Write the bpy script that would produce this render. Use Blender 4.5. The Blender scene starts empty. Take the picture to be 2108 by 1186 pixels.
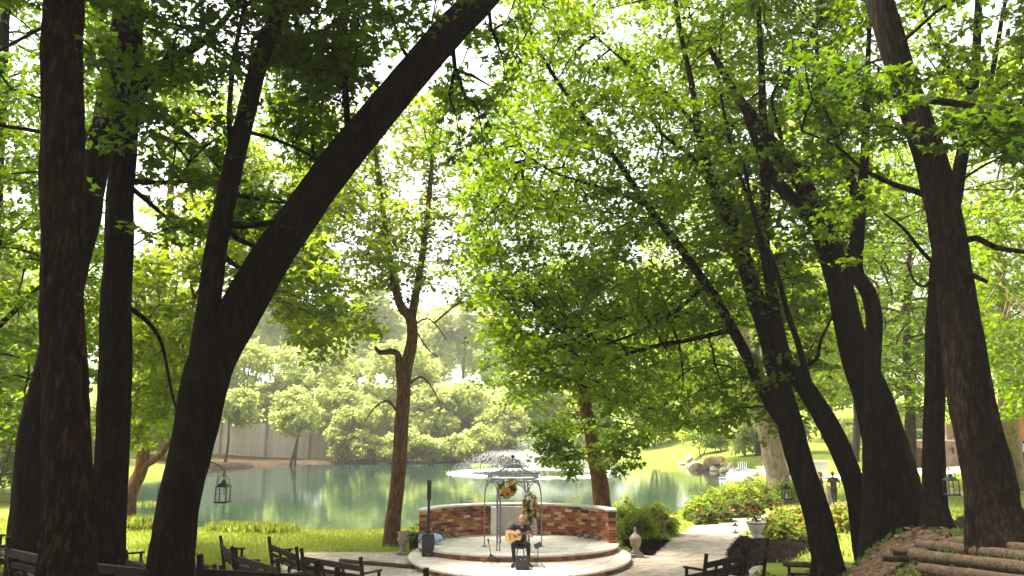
import bpy, bmesh, math, random
import numpy as np
from mathutils import Vector, Matrix

R = math.radians
sc = bpy.context.scene
C = sc.collection

# ------------------------------------------------------------------ camera
CAMZ = 3.75
FPX = 1522.0                     # focal length measured in pixels of a 2108 px wide picture
PITCH = math.atan((885 - 593) / FPX)
cd = bpy.data.cameras.new('camera')
cam = bpy.data.objects.new('camera', cd)
C.objects.link(cam)
cam.location = (0, 0, CAMZ)
cam.rotation_euler = (R(90) + PITCH, 0, 0)
cd.sensor_width = 36
cd.lens = 36 * FPX / 2108
cd.clip_start = 0.05
cd.clip_end = 3000
sc.camera = cam

# ------------------------------------------------------------------ sky, sun, exposure
SUN_EL, SUN_AZ = R(66), R(-62)   # azimuth measured from +Y towards +X
w = bpy.data.worlds.new('World')
sc.world = w
w.use_nodes = True
nt = w.node_tree
bg = nt.nodes['Background']
sky = nt.nodes.new('ShaderNodeTexSky')
sky.sky_type = 'NISHITA'
sky.sun_disc = False
sky.sun_elevation = SUN_EL
sky.sun_rotation = SUN_AZ
sky.air_density = 1.0
sky.dust_density = 4.0
sky.ozone_density = 0.6
hs = nt.nodes.new('ShaderNodeHueSaturation')       # thin even overcast: the blue is washed out all over
hs.inputs['Saturation'].default_value = 0.08
nt.links.new(sky.outputs[0], hs.inputs['Color'])
nt.links.new(hs.outputs[0], bg.inputs['Color'])
bg.inputs['Strength'].default_value = 0.13
sd = bpy.data.lights.new('sun', 'SUN')
sd.energy = 5.0
sd.angle = R(18)
sd.color = (1.0, 0.92, 0.78)
sun = bpy.data.objects.new('sun', sd)
C.objects.link(sun)
sdir = Vector((math.sin(SUN_AZ) * math.cos(SUN_EL), math.cos(SUN_AZ) * math.cos(SUN_EL), math.sin(SUN_EL)))
sun.rotation_euler = sdir.to_track_quat('Z', 'Y').to_euler()
sun.location = sdir * 200
vs = sc.view_settings
vs.view_transform = 'Standard'
vs.look = 'None'
vs.exposure = 1.95
vs.gamma = 1.0
sc.cycles.use_denoising = True
sc.cycles.max_bounces = 8
sc.cycles.diffuse_bounces = 2
sc.cycles.glossy_bounces = 3
sc.cycles.transmission_bounces = 6
sc.cycles.transparent_max_bounces = 8
sc.cycles.volume_bounces = 0
sc.cycles.sample_clamp_indirect = 8

rng = np.random.default_rng(7)
random.seed(7)

# ------------------------------------------------------------------ places
_cp, _sp = math.cos(PITCH), math.sin(PITCH)
def ray(x, y):
    u, v = (x - 1054) / FPX, (593 - y) / FPX
    return Vector((u, _cp - v * _sp, _sp + v * _cp))
def W(x, y, Y):
    """the point at distance Y in front of the camera seen at x, y of the photograph"""
    d = ray(x, y)
    return Vector((0, 0, CAMZ)) + d * (Y / d.y)
def sst(a, b, t):
    t = np.clip((np.asarray(t, float) - a) / (b - a), 0, 1)
    return t * t * (3 - 2 * t)

WATER_Z = -0.25
SC = (0.2, 23.6)                 # stage centre
def onwater(x, y):
    d = ray(x, y)
    t = (WATER_Z - CAMZ) / d.z
    return (d.x * t, d.y * t)
POND = [onwater(*p) for p in [(235, 1040), (270, 1075), (420, 1090), (580, 1098), (760, 1098), (880, 1090), (1070, 1078), (1270, 1072),
        (1350, 1066), (1400, 1052), (1432, 1022), (1470, 1004), (1530, 990), (1528, 976), (1470, 968), (1425, 957), (1340, 955),
        (1270, 955), (1235, 940), (1215, 927), (1165, 925), (1120, 938), (1085, 951), (980, 953), (800, 955), (600, 956), (440, 968), (300, 986), (225, 1000)]]
_P = np.array(POND)
def pond_sd(x, y):
    """signed distance to the shore, negative over water"""
    x = np.asarray(x, float); y = np.asarray(y, float)
    d = np.full(x.shape, 1e9); ins = np.zeros(x.shape, bool)
    n = len(_P)
    for i in range(n):
        a, b = _P[i], _P[(i + 1) % n]
        ex, ey = b - a
        t = np.clip(((x - a[0]) * ex + (y - a[1]) * ey) / (ex * ex + ey * ey), 0, 1)
        d = np.minimum(d, np.hypot(x - a[0] - t * ex, y - a[1] - t * ey))
        c = ((a[1] > y) != (b[1] > y))
        with np.errstate(divide='ignore', invalid='ignore'):
            xi = (b[0] - a[0]) * (y - a[1]) / (b[1] - a[1]) + a[0]
        ins ^= c & (x < xi)
    return np.where(ins, -d, d)
def land(x, y):
    x = np.asarray(x, float); y = np.asarray(y, float)
    r = np.hypot(x - SC[0], y - SC[1])
    side = sst(4.0, 7.0, x)
    bowl = 2.1 * ((1 - side) * sst(9.3, 18, r) + side * sst(8.8, 12.6, r)) * sst(22.5, 15.8, y)
    z = bowl
    z = z + 0.55 * sst(40, 54, y) * sst(10, 17, x)
    z = z + 1.0 * sst(17, 30, x) * sst(22, 40, y)
    z = z + 7.0 * sst(72, 150, y) * sst(16, 40, x)
    z = z + 9.0 * sst(106, 190, y) * sst(24, -10, x)
    z = z + 3.0 * sst(-24, -60, x) * sst(20, 60, y)
    z = z + 26 * sst(170, 600, y)
    return z
def H(x, y):
    x = np.asarray(x, float); y = np.asarray(y, float)
    z = land(x, y)
    d = pond_sd(x, y)
    k = sst(0.0, 1.6, d)
    rough = 0.03 * np.sin(x * 1.7 + 1) * np.sin(y * 1.3) + 0.02 * np.sin(x * 3.1 + y * 2.3)
    rough = rough * sst(7.5, 9.5, np.hypot(x - SC[0], y - SC[1]))
    edge = WATER_Z - 0.06 + np.maximum(0.0, -d) * -0.35
    z2 = np.where(d < 0, np.maximum(edge, -1.6), (WATER_Z - 0.06) * (1 - k) + (z + rough) * k)
    return z2
def h1(x, y):
    return float(H(np.array([x]), np.array([y]))[0])
def gp(x, y):
    """where the line of sight through x, y meets the ground"""
    d = ray(x, y)
    ts = np.concatenate([np.arange(2, 60, 0.1), np.arange(60, 400, 1.0)])
    px, py, pz = d.x * ts, d.y * ts, CAMZ + d.z * ts
    hh = H(px, py)
    i = int(np.argmax(pz < hh)) if (pz < hh).any() else len(ts) - 1
    t = ts[i]
    return Vector((d.x * t, d.y * t, float(hh[i])))

# ------------------------------------------------------------------ materials
def mat(name, col, rough=0.7, col2=None, scale=6.0, bump=0.0, bscale=None, stretch=(1, 1, 1), metal=0.0, spec=0.3, rand=0.0, detail=6, mix=(0.35, 0.65), coords='Object'):
    m = bpy.data.materials.new(name); m.use_nodes = True
    n = m.node_tree; L = n.links
    b = n.nodes['Principled BSDF']
    b.inputs['Roughness'].default_value = rough
    b.inputs['Metallic'].default_value = metal
    b.inputs['Specular IOR Level'].default_value = spec
    b.inputs['Base Color'].default_value = (*col, 1)
    tc = n.nodes.new('ShaderNodeTexCoord')
    mp = n.nodes.new('ShaderNodeMapping'); mp.inputs['Scale'].default_value = stretch
    L.new(tc.outputs[coords], mp.inputs[0])
    out = None
    if col2 is not None:
        t = n.nodes.new('ShaderNodeTexNoise'); t.inputs['Scale'].default_value = scale; t.inputs['Detail'].default_value = detail
        t.inputs['Roughness'].default_value = 0.65
        L.new(mp.outputs[0], t.inputs['Vector'])
        rp = n.nodes.new('ShaderNodeValToRGB')
        rp.color_ramp.elements[0].position = mix[0]; rp.color_ramp.elements[0].color = (*col, 1)
        rp.color_ramp.elements[1].position = mix[1]; rp.color_ramp.elements[1].color = (*col2, 1)
        L.new(t.outputs['Fac'], rp.inputs[0]); out = rp.outputs[0]
    if rand > 0:
        oi = n.nodes.new('ShaderNodeObjectInfo')
        h = n.nodes.new('ShaderNodeHueSaturation')
        mr = n.nodes.new('ShaderNodeMapRange'); mr.inputs[3].default_value = 1 - rand; mr.inputs[4].default_value = 1 + rand
        L.new(oi.outputs['Random'], mr.inputs[0]); L.new(mr.outputs[0], h.inputs['Value'])
        if out is not None: L.new(out, h.inputs['Color'])
        else: h.inputs['Color'].default_value = (*col, 1)
        out = h.outputs[0]
    if out is not None: L.new(out, b.inputs['Base Color'])
    if bump > 0:
        t2 = n.nodes.new('ShaderNodeTexNoise'); t2.inputs['Scale'].default_value = bscale or scale * 3; t2.inputs['Detail'].default_value = 8
        L.new(mp.outputs[0], t2.inputs['Vector'])
        bp = n.nodes.new('ShaderNodeBump'); bp.inputs['Strength'].default_value = bump; bp.inputs['Distance'].default_value = 0.02
        L.new(t2.outputs['Fac'], bp.inputs['Height']); L.new(bp.outputs[0], b.inputs['Normal'])
    return m

def bark(name, col, col2, ridge=14.0, patch=None):
    """furrowed bark: stretched cells and noise, dark in the furrows, flaked patches"""
    m = bpy.data.materials.new(name); m.use_nodes = True
    n = m.node_tree; L = n.links; b = n.nodes['Principled BSDF']
    b.inputs['Roughness'].default_value = 0.95; b.inputs['Specular IOR Level'].default_value = 0.05
    tc = n.nodes.new('ShaderNodeTexCoord'); mp = n.nodes.new('ShaderNodeMapping'); mp.inputs['Scale'].default_value = (1, 1, 0.22)
    L.new(tc.outputs['Object'], mp.inputs[0])
    nz = n.nodes.new('ShaderNodeTexNoise'); nz.inputs['Scale'].default_value = ridge; nz.inputs['Detail'].default_value = 8; nz.inputs['Roughness'].default_value = 0.7
    L.new(mp.outputs[0], nz.inputs['Vector'])
    vo = n.nodes.new('ShaderNodeTexVoronoi'); vo.inputs['Scale'].default_value = ridge * 1.3; vo.feature = 'DISTANCE_TO_EDGE'
    ad = n.nodes.new('ShaderNodeMixRGB'); ad.inputs[0].default_value = 0.12
    L.new(mp.outputs[0], ad.inputs[1]); L.new(nz.outputs['Color'], ad.inputs[2]); L.new(ad.outputs[0], vo.inputs['Vector'])
    rp = n.nodes.new('ShaderNodeValToRGB')
    rp.color_ramp.elements[0].position = 0.36; rp.color_ramp.elements[0].color = (*[c * 0.55 for c in col], 1)
    rp.color_ramp.elements[1].position = 0.68; rp.color_ramp.elements[1].color = (*col2, 1)
    e = rp.color_ramp.elements.new(0.5); e.color = (*col, 1)
    L.new(nz.outputs['Fac'], rp.inputs[0])
    out = rp.outputs[0]
    if patch:
        pz = n.nodes.new('ShaderNodeTexNoise'); pz.inputs['Scale'].default_value = 5.5; pz.inputs['Detail'].default_value = 5
        mp2 = n.nodes.new('ShaderNodeMapping'); mp2.inputs['Scale'].default_value = (1, 1, 0.5); L.new(tc.outputs['Object'], mp2.inputs[0]); L.new(mp2.outputs[0], pz.inputs['Vector'])
        pr = n.nodes.new('ShaderNodeValToRGB'); pr.color_ramp.elements[0].position = 0.5; pr.color_ramp.elements[1].position = 0.6
        L.new(pz.outputs['Fac'], pr.inputs[0])
        mx = n.nodes.new('ShaderNodeMixRGB'); mx.inputs[2].default_value = (*patch, 1); L.new(pr.outputs[0], mx.inputs[0]); L.new(out, mx.inputs[1]); out = mx.outputs[0]
    L.new(out, b.inputs['Base Color'])
    mu = n.nodes.new('ShaderNodeMath'); mu.operation = 'ADD'
    mn = n.nodes.new('ShaderNodeMath'); mn.operation = 'MINIMUM'; mn.inputs[1].default_value = 0.25
    L.new(vo.outputs['Distance'], mn.inputs[0]); L.new(mn.outputs[0], mu.inputs[0]); L.new(nz.outputs['Fac'], mu.inputs[1])
    bp = n.nodes.new('ShaderNodeBump'); bp.inputs['Strength'].default_value = 1.0; bp.inputs['Distance'].default_value = 0.07
    L.new(mu.outputs[0], bp.inputs['Height']); L.new(bp.outputs[0], b.inputs['Normal'])
    return m

def leafmat(name, c0, c1, t0, t1, trans=0.5, rough=0.45, spec=0.12):
    """a leaf: coloured by its own tint, part of the light comes through it"""
    m = bpy.data.materials.new(name); m.use_nodes = True
    n = m.node_tree; L = n.links; b = n.nodes['Principled BSDF']; o = n.nodes['Material Output']
    b.inputs['Roughness'].default_value = rough; b.inputs['Specular IOR Level'].default_value = spec
    at = n.nodes.new('ShaderNodeAttribute'); at.attribute_name = 'tint'
    m1 = n.nodes.new('ShaderNodeMixRGB'); m1.inputs[1].default_value = (*c0, 1); m1.inputs[2].default_value = (*c1, 1)
    m2 = n.nodes.new('ShaderNodeMixRGB'); m2.inputs[1].default_value = (*t0, 1); m2.inputs[2].default_value = (*t1, 1)
    L.new(at.outputs['Fac'], m1.inputs[0]); L.new(at.outputs['Fac'], m2.inputs[0])
    L.new(m1.outputs[0], b.inputs['Base Color'])
    tr = n.nodes.new('ShaderNodeBsdfTranslucent'); L.new(m2.outputs[0], tr.inputs[0])
    mx = n.nodes.new('ShaderNodeMixShader'); mx.inputs[0].default_value = trans
    L.new(b.outputs[0], mx.inputs[1]); L.new(tr.outputs[0], mx.inputs[2]); L.new(mx.outputs[0], o.inputs[0])
    return m

# ------------------------------------------------------------------ mesh helpers
def tag(o, label=None, cat=None, group=None, kind=None):
    if label: o['label'] = label
    if cat: o['category'] = cat
    if group: o['group'] = group
    if kind: o['kind'] = kind
    return o
def thing(name, label, cat, loc=(0, 0, 0), rz=0.0, group=None):
    o = bpy.data.objects.new(name, None); C.objects.link(o)
    o.empty_display_size = 0.1
    o.location = loc; o.rotation_euler = (0, 0, rz)
    return tag(o, label, cat, group)
def link(name, me, parent=None, loc=None, rot=None):
    o = bpy.data.objects.new(name, me); C.objects.link(o)
    if parent is not None: o.parent = parent
    if loc is not None: o.location = loc
    if rot is not None: o.rotation_euler = rot
    return o
def copy_tree(o, parent=None):
    c = o.copy(); C.objects.link(c); c.parent = parent
    for ch in list(o.children): copy_tree(ch, c)
    return c

def catmull(pts, per):
    pts = [Vector(p) for p in pts]; out = []
    n = len(pts)
    for i in range(n - 1):
        p0 = pts[max(i - 1, 0)]; p1 = pts[i]; p2 = pts[i + 1]; p3 = pts[min(i + 2, n - 1)]
        for k in range(per):
            t = k / per
            out.append(0.5 * ((2 * p1) + (-p0 + p2) * t + (2 * p0 - 5 * p1 + 4 * p2 - p3) * t * t + (-p0 + 3 * p1 - 3 * p2 + p3) * t ** 3))
    out.append(pts[-1]); return out

class MB:
    """collects shapes, build() makes them ONE mesh object"""
    def __init__(s): s.v = []; s.f = []; s.m = []
    def add(s, vs, fs, mi=0):
        k = len(s.v); s.v += [tuple(v) for v in vs]; s.f += [tuple(i + k for i in f) for f in fs]; s.m += [mi] * len(fs); return s
    def box(s, c, size, rot=None, mi=0, taper=1.0):
        M = rot.to_matrix() if rot is not None and hasattr(rot, 'to_matrix') else (rot or Matrix.Identity(3))
        a, b, h = size[0] / 2, size[1] / 2, size[2] / 2
        vs = [Vector((x * a * (taper if z > 0 else 1), y * b * (taper if z > 0 else 1), z * h)) for z in (-1, 1) for y in (-1, 1) for x in (-1, 1)]
        vs = [M @ v + Vector(c) for v in vs]
        return s.add(vs, [(0, 2, 3, 1), (4, 5, 7, 6), (0, 1, 5, 4), (2, 6, 7, 3), (0, 4, 6, 2), (1, 3, 7, 5)], mi)
    def bar(s, p, q, wd, th, up=(0, 0, 1), mi=0):
        p, q = Vector(p), Vector(q); d = (q - p); l = d.length
        x = d.normalized(); y = Vector(up).cross(x)
        if y.length < 1e-4: y = Vector((0, 1, 0)).cross(x)
        y.normalize(); z = x.cross(y)
        M = Matrix((x, y, z)).transposed()
        return s.box((p + q) / 2, (l, wd, th), M, mi)
    def tube(s, pts, rad, seg=8, cap=True, mi=0, flat=None):
        pts = [Vector(p) for p in pts]
        rad = rad if hasattr(rad, '__len__') else [rad] * len(pts)
        k = len(s.v); t0 = (pts[1] - pts[0]).normalized()
        a = t0.orthogonal().normalized()
        n = len(pts)
        for i, p in enumerate(pts):
            t = (pts[min(i + 1, n - 1)] - pts[max(i - 1, 0)]).normalized()
            a = (a - t * a.dot(t)).normalized(); b = t.cross(a)
            for j in range(seg):
                th = 2 * math.pi * j / seg
                s.v.append(tuple(p + (a * math.cos(th) + b * math.sin(th)) * rad[i]))
        for i in range(n - 1):
            for j in range(seg):
                j2 = (j + 1) % seg
                s.f.append((k + i * seg + j, k + i * seg + j2, k + (i + 1) * seg + j2, k + (i + 1) * seg + j)); s.m.append(mi)
        if cap:
            s.f.append(tuple(k + j for j in reversed(range(seg)))); s.m.append(mi)
            s.f.append(tuple(k + (n - 1) * seg + j for j in range(seg))); s.m.append(mi)
        return s
    def lathe(s, prof, seg=20, c=(0, 0, 0), mi=0, sx=1, sy=1):
        k = len(s.v); n = len(prof)
        for r, z in prof:
            for j in range(seg):
                th = 2 * math.pi * j / seg
                s.v.append((c[0] + r * sx * math.cos(th), c[1] + r * sy * math.sin(th), c[2] + z))
        for i in range(n - 1):
            for j in range(seg):
                j2 = (j + 1) % seg
                s.f.append((k + i * seg + j, k + i * seg + j2, k + (i + 1) * seg + j2, k + (i + 1) * seg + j)); s.m.append(mi)
        s.f.append(tuple(k + j for j in reversed(range(seg)))); s.m.append(mi)
        s.f.append(tuple(k + (n - 1) * seg + j for j in range(seg))); s.m.append(mi)
        return s
    def ball(s, c, r, seg=12, rings=8, mi=0, sq=(1, 1, 1)):
        prof = []
        for i in range(rings + 1):
            a = -math.pi / 2 + math.pi * i / rings
            prof.append((max(r * math.cos(a), r * 0.02), r * math.sin(a) * sq[2]))
        return s.lathe(prof, seg, c, mi, sq[0], sq[1])
    def prism(s, poly, z0, z1, mi=0):
        n = len(poly)
        vs = [(x, y, z0) for x, y in poly] + [(x, y, z1) for x, y in poly]
        fs = [tuple(reversed(range(n))), tuple(range(n, 2 * n))] + [(i, (i + 1) % n, n + (i + 1) % n, n + i) for i in range(n)]
        return s.add(vs, fs, mi)
    def mesh(s, name, mats, smooth=False, origin=(0, 0, 0), bevel=0.0):
        me = bpy.data.meshes.new(name)
        o = Vector(origin)
        me.from_pydata([(v[0] - o.x, v[1] - o.y, v[2] - o.z) for v in s.v], [], s.f)
        for m in (mats if isinstance(mats, (list, tuple)) else [mats]): me.materials.append(m)
        if len(set(s.m)) > 1: me.polygons.foreach_set('material_index', s.m)
        if bevel > 0:
            bm = bmesh.new(); bm.from_mesh(me)
            bmesh.ops.bevel(bm, geom=list(bm.edges), offset=bevel, segments=1, affect='EDGES', clamp_overlap=True)
            bm.to_mesh(me); bm.free()
        if smooth: me.polygons.foreach_set('use_smooth', [True] * len(me.polygons))
        me.update(); return me
    def build(s, name, mats, parent=None, smooth=False, origin=(0, 0, 0), bevel=0.0, loc=None, rot=None):
        return link(name, s.mesh(name, mats, smooth, origin, bevel), parent, loc, rot)

# ------------------------------------------------------------------ leaves
def fast_mesh(name, verts, loops, starts, totals, m, tint=None):
    me = bpy.data.meshes.new(name)
    me.vertices.add(len(verts)); me.vertices.foreach_set('co', np.asarray(verts, np.float32).ravel())
    me.loops.add(len(loops)); me.loops.foreach_set('vertex_index', np.asarray(loops, np.int32))
    me.polygons.add(len(starts)); me.polygons.foreach_set('loop_start', np.asarray(starts, np.int32)); me.polygons.foreach_set('loop_total', np.asarray(totals, np.int32))
    if tint is not None:
        a = me.attributes.new('tint', 'FLOAT', 'POINT'); a.data.foreach_set('value', np.asarray(tint, np.float32))
    me.materials.append(m); me.update(calc_edges=True); me.validate()
    return me
TEMPL = {
    # base, right lobe, notch, tip, notch, left lobe
    'maple': (np.array([[0, 0, 0], [.34, -.56, -.1], [.50, -.18, .02], [1, 0, -.12], [.50, .18, .02], [.34, .56, -.1]]),
              np.array([[0, 1, 2], [0, 2, 3], [0, 3, 4], [0, 4, 5]])),
    'oval': (np.array([[0, 0, 0], [.45, -.36, .05], [1, 0, -.08], [.45, .36, .05]]), np.array([[0, 1, 2], [0, 2, 3]])),
    'blade': (np.array([[0, -.03, 0], [0, .03, 0], [1, 0, -.05]]), np.array([[0, 1, 2]])),
    'slim': (np.array([[0, 0, 0], [.45, -.12, .03], [1, 0, -.15], [.45, .12, .03]]), np.array([[0, 1, 2], [0, 2, 3]])),
}
def leaf_mesh(name, pos, nrm, direc, size, m, kind='maple', tint=None, origin=(0, 0, 0)):
    T, F = TEMPL[kind]
    N = len(pos)
    nrm = nrm / (np.linalg.norm(nrm, axis=1, keepdims=True) + 1e-9)
    d = direc - nrm * np.sum(direc * nrm, 1, keepdims=True)
    d = d / (np.linalg.norm(d, axis=1, keepdims=True) + 1e-9)
    e = np.cross(nrm, d)
    V = pos[:, None, :] + size[:, None, None] * (T[None, :, 0:1] * d[:, None, :] + T[None, :, 1:2] * e[:, None, :] + T[None, :, 2:3] * nrm[:, None, :])
    V = V - np.array(origin)
    loops = (F[None] + (np.arange(N) * len(T))[:, None, None]).reshape(-1)
    nf = N * len(F)
    ti = np.repeat(tint if tint is not None else rng.random(N), len(T))
    return fast_mesh(name, V.reshape(-1, 3), loops, np.arange(nf) * 3, np.full(nf, 3), m, ti)
def leaves_on_clumps(cl, per, lsize, up=0.8, spread=0.42, flat=0.26, droop=0.25, centre=None, outw=0.0):
    """cl: rows x y z r; gives positions, normals, directions, sizes, tints of per leaves on each clump"""
    cl = np.asarray(cl); n = len(cl)
    cnt = np.maximum(3, (per * rng.uniform(0.55, 1.45, n)).astype(int))
    idx = np.repeat(np.arange(n), cnt); N = len(idx)
    # each clump is a flattened spray on its own slight tilt
    tn = np.stack([rng.normal(0, 0.3, n), rng.normal(0, 0.3, n), np.ones(n)], 1); tn /= np.linalg.norm(tn, axis=1, keepdims=True)
    g = rng.normal(0, 1, (N, 3)); g /= np.linalg.norm(g, axis=1, keepdims=True)
    g *= rng.random((N, 1)) ** 0.45
    t = tn[idx]
    comp = np.sum(g * t, 1, keepdims=True)
    g = g - t * comp * (1 - flat)
    pos = cl[idx, :3] + g * cl[idx, 3:4]
    nrm = t * up + rng.normal(0, spread, (N, 3))
    if centre is not None and outw > 0:
        o = pos - np.asarray(centre); o /= np.linalg.norm(o, axis=1, keepdims=True) + 1e-9
        nrm = nrm + o * outw
    d = g + rng.normal(0, 0.5, (N, 3)); d[:, 2] -= droop
    size = lsize * rng.uniform(0.45, 1.35, N)
    tint = np.clip(rng.random(n)[idx] * 0.55 + rng.random(N) * 0.45, 0, 1)
    return pos, nrm, d, size, tint
_ph = rng.uniform(0, 6.28, (3, 7)); _fr = rng.normal(0, 1, (7, 3))
def noise3(p, s):
    v = np.zeros(len(p))
    for i in range(7): v += np.sin(p @ _fr[i] * s + _ph[0, i])
    return v / 7 ** 0.5
def inpoly(px, py, poly):
    ins = np.zeros(len(px), bool); n = len(poly)
    for i in range(n):
        (ax, ay), (bx, by) = poly[i], poly[(i + 1) % n]
        c = ((ay > py) != (by > py))
        xi = (bx - ax) * (py - ay) / ((by - ay) if by != ay else 1e-9) + ax
        ins ^= c & (px < xi)
    return ins
def clumps_in(poly, n, d0, d1, r, gap=-0.3, gscale=1.0, up=0.0):
    """clump centres through the volume of a crown; noise leaves gaps"""
    poly = np.array(poly, float); out = []; n = int(n * 1.35)
    while len(out) < n:
        k = n * 3
        px = rng.uniform(poly[:, 0].min(), poly[:, 0].max(), k); py = rng.uniform(poly[:, 1].min(), poly[:, 1].max(), k)
        ok = inpoly(px, py, poly)
        px, py = px[ok], py[ok]
        dd = rng.uniform(d0, d1, len(px))
        u, v = (px - 1054) / FPX, (593 - py) / FPX
        D = np.stack([u, _cp - v * _sp, _sp + v * _cp], 1)
        P = np.array([0, 0, CAMZ]) + D * (dd / D[:, 1])[:, None]
        P = P[noise3(P, gscale) > gap]
        out += list(P)
    out = np.array(out[:n])
    return np.concatenate([out, (r * rng.uniform(0.6, 1.3, n))[:, None]], 1)

# ================================================================== THE SETTING
# ground: lawn, forest floor under the trees, mulch; the kind of soil is stored per point
def axis(lo, hi, fine, near_lo, near_hi, grow):
    a = list(np.arange(near_lo, near_hi + fine, fine))
    s = fine
    while a[-1] < hi: s *= grow; a.append(a[-1] + s)
    s = fine
    while a[0] > lo: s *= grow; a.insert(0, a[0] - s)
    return np.array(a)
gx = axis(-900, 900, 0.4, -16, 20, 1.09); gy = axis(-60, 1500, 0.4, 6, 42, 1.07)
GX, GY = np.meshgrid(gx, gy)
GZ = H(GX.ravel(), GY.ravel())
nx, ny = len(gx), len(gy)
gv = np.stack([GX.ravel(), GY.ravel(), GZ], 1)
i0 = (np.arange(ny - 1)[:, None] * nx + np.arange(nx - 1)[None]).ravel()
quads = np.stack([i0, i0 + 1, i0 + nx + 1, i0 + nx], 1)

def soil_of(x, y):
    """1 = bare leaf-strewn forest floor, 0 = lawn"""
    r = np.hypot(x - SC[0], y - SC[1])
    s = sst(7.6, 8.8, r) * sst(24, 19.5, y)
    far_bank = 0.55 * sst(70, 78, y) * sst(12, 8, pond_sd(x, y)) * sst(8, 2, x)      # bare trodden soil before the plank wall
    return np.clip(s * sst(-11.5, -9.5, x + 0.0 * y) + s * sst(14, 10, y) + far_bank, 0, 1)
soil = soil_of(gv[:, 0], gv[:, 1])
gm = bpy.data.materials.new('ground_soil_and_lawn'); gm.use_nodes = True
n = gm.node_tree; L = n.links; b = n.nodes['Principled BSDF']; b.inputs['Roughness'].default_value = 0.95; b.inputs['Specular IOR Level'].default_value = 0.1
tc = n.nodes.new('ShaderNodeTexCoord')
def nzn(scale, detail=6):
    t = n.nodes.new('ShaderNodeTexNoise'); t.inputs['Scale'].default_value = scale; t.inputs['Detail'].default_value = detail; L.new(tc.outputs['Object'], t.inputs['Vector']); return t
def ramp(src, p0, c0, p1, c1):
    r_ = n.nodes.new('ShaderNodeValToRGB'); r_.color_ramp.elements[0].position = p0; r_.color_ramp.elements[0].color = (*c0, 1)
    r_.color_ramp.elements[1].position = p1; r_.color_ramp.elements[1].color = (*c1, 1); L.new(src.outputs['Fac'], r_.inputs[0]); return r_
g1 = ramp(nzn(0.8, 10), 0.35, (0.13, 0.175, 0.02), 0.65, (0.21, 0.25, 0.04))
d1 = ramp(nzn(9, 10), 0.35, (0.028, 0.018, 0.011), 0.7, (0.085, 0.056, 0.034))
at = n.nodes.new('ShaderNodeAttribute'); at.attribute_name = 'tint'
sn = nzn(1.3, 8); ad = n.nodes.new('ShaderNodeMath'); ad.operation = 'ADD'; L.new(at.outputs['Fac'], ad.inputs[0]); L.new(sn.outputs['Fac'], ad.inputs[1])
sr = n.nodes.new('ShaderNodeValToRGB'); sr.color_ramp.elements[0].position = 0.78; sr.color_ramp.elements[1].position = 0.95
L.new(ad.outputs[0], sr.inputs[0])
mx = n.nodes.new('ShaderNodeMixRGB'); L.new(sr.outputs[0], mx.inputs[0]); L.new(g1.outputs[0], mx.inputs[1]); L.new(d1.outputs[0], mx.inputs[2]); L.new(mx.outputs[0], b.inputs['Base Color'])
bp = n.nodes.new('ShaderNodeBump'); bp.inputs['Strength'].default_value = 0.8; bp.inputs['Distance'].default_value = 0.06; L.new(nzn(14, 8).outputs['Fac'], bp.inputs['Height']); L.new(bp.outputs[0], b.inputs['Normal'])
gme = fast_mesh('ground', gv, quads.ravel(), np.arange(len(quads)) * 4, np.full(len(quads), 4), gm, soil)
gme.polygons.foreach_set('use_smooth', [True] * len(gme.polygons))
tag(link('ground', gme), kind='structure')

# pond water: a milky teal gravel-pit pond with small ripples
wm = bpy.data.materials.new('pond_water'); wm.use_nodes = True
n = wm.node_tree; L = n.links; b = n.nodes['Principled BSDF']
b.inputs['Base Color'].default_value = (0.013, 0.036, 0.025, 1); b.inputs['Roughness'].default_value = 0.04; b.inputs['IOR'].default_value = 1.33
tc = n.nodes.new('ShaderNodeTexCoord'); mp = n.nodes.new('ShaderNodeMapping'); mp.inputs['Scale'].default_value = (1.0, 0.45, 1); L.new(tc.outputs['Object'], mp.inputs[0])
t = n.nodes.new('ShaderNodeTexNoise'); t.inputs['Scale'].default_value = 2.2; t.inputs['Detail'].default_value = 5; L.new(mp.outputs[0], t.inputs['Vector'])
bp = n.nodes.new('ShaderNodeBump'); bp.inputs['Strength'].default_value = 0.10; bp.inputs['Distance'].default_value = 0.10
L.new(t.outputs['Fac'], bp.inputs['Height']); L.new(bp.outputs[0], b.inputs['Normal'])
x0, y0 = _P.min(0) - 2; x1, y1 = _P.max(0) + 2
gw = MB()
kx = np.linspace(x0, x1, 14); ky = np.linspace(y0, y1, 14)
gw.add([(x, y, WATER_Z) for y in ky for x in kx], [(j * 14 + i, j * 14 + i + 1, (j + 1) * 14 + i + 1, (j + 1) * 14 + i) for j in range(13) for i in range(13)])
tag(gw.build('pond_water', wm), kind='structure')

# ------------------------------------------------------------------ bark and leaf kinds
BK_DARK = bark('bark_dark_furrowed', (0.008, 0.0052, 0.0034), (0.036, 0.022, 0.013), 15)
BK_RED = bark('bark_reddish_flaked', (0.013, 0.0075, 0.0045), (0.095, 0.048, 0.024), 17)
BK_OAK = bark('bark_brown_ridged', (0.016, 0.010, 0.006), (0.075, 0.046, 0.027), 17)
BK_BROWN = bark('bark_warm_brown', (0.15, 0.075, 0.038), (0.33, 0.19, 0.11), 15)
BK_PALE = bark('bark_pale_tan', (0.30, 0.22, 0.15), (0.52, 0.43, 0.34), 9, patch=(0.40, 0.30, 0.20))
BK_GREY = bark('bark_far_grey', (0.05, 0.035, 0.026), (0.12, 0.09, 0.065), 6)
LF_NEAR = leafmat('leaf_maple_shade', (0.013, 0.034, 0.002), (0.040, 0.070, 0.004), (0.055, 0.14, 0.002), (0.18, 0.28, 0.004), 0.55)  # darker copy of the bright maple leaf, canopy shade put into its colour
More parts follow.
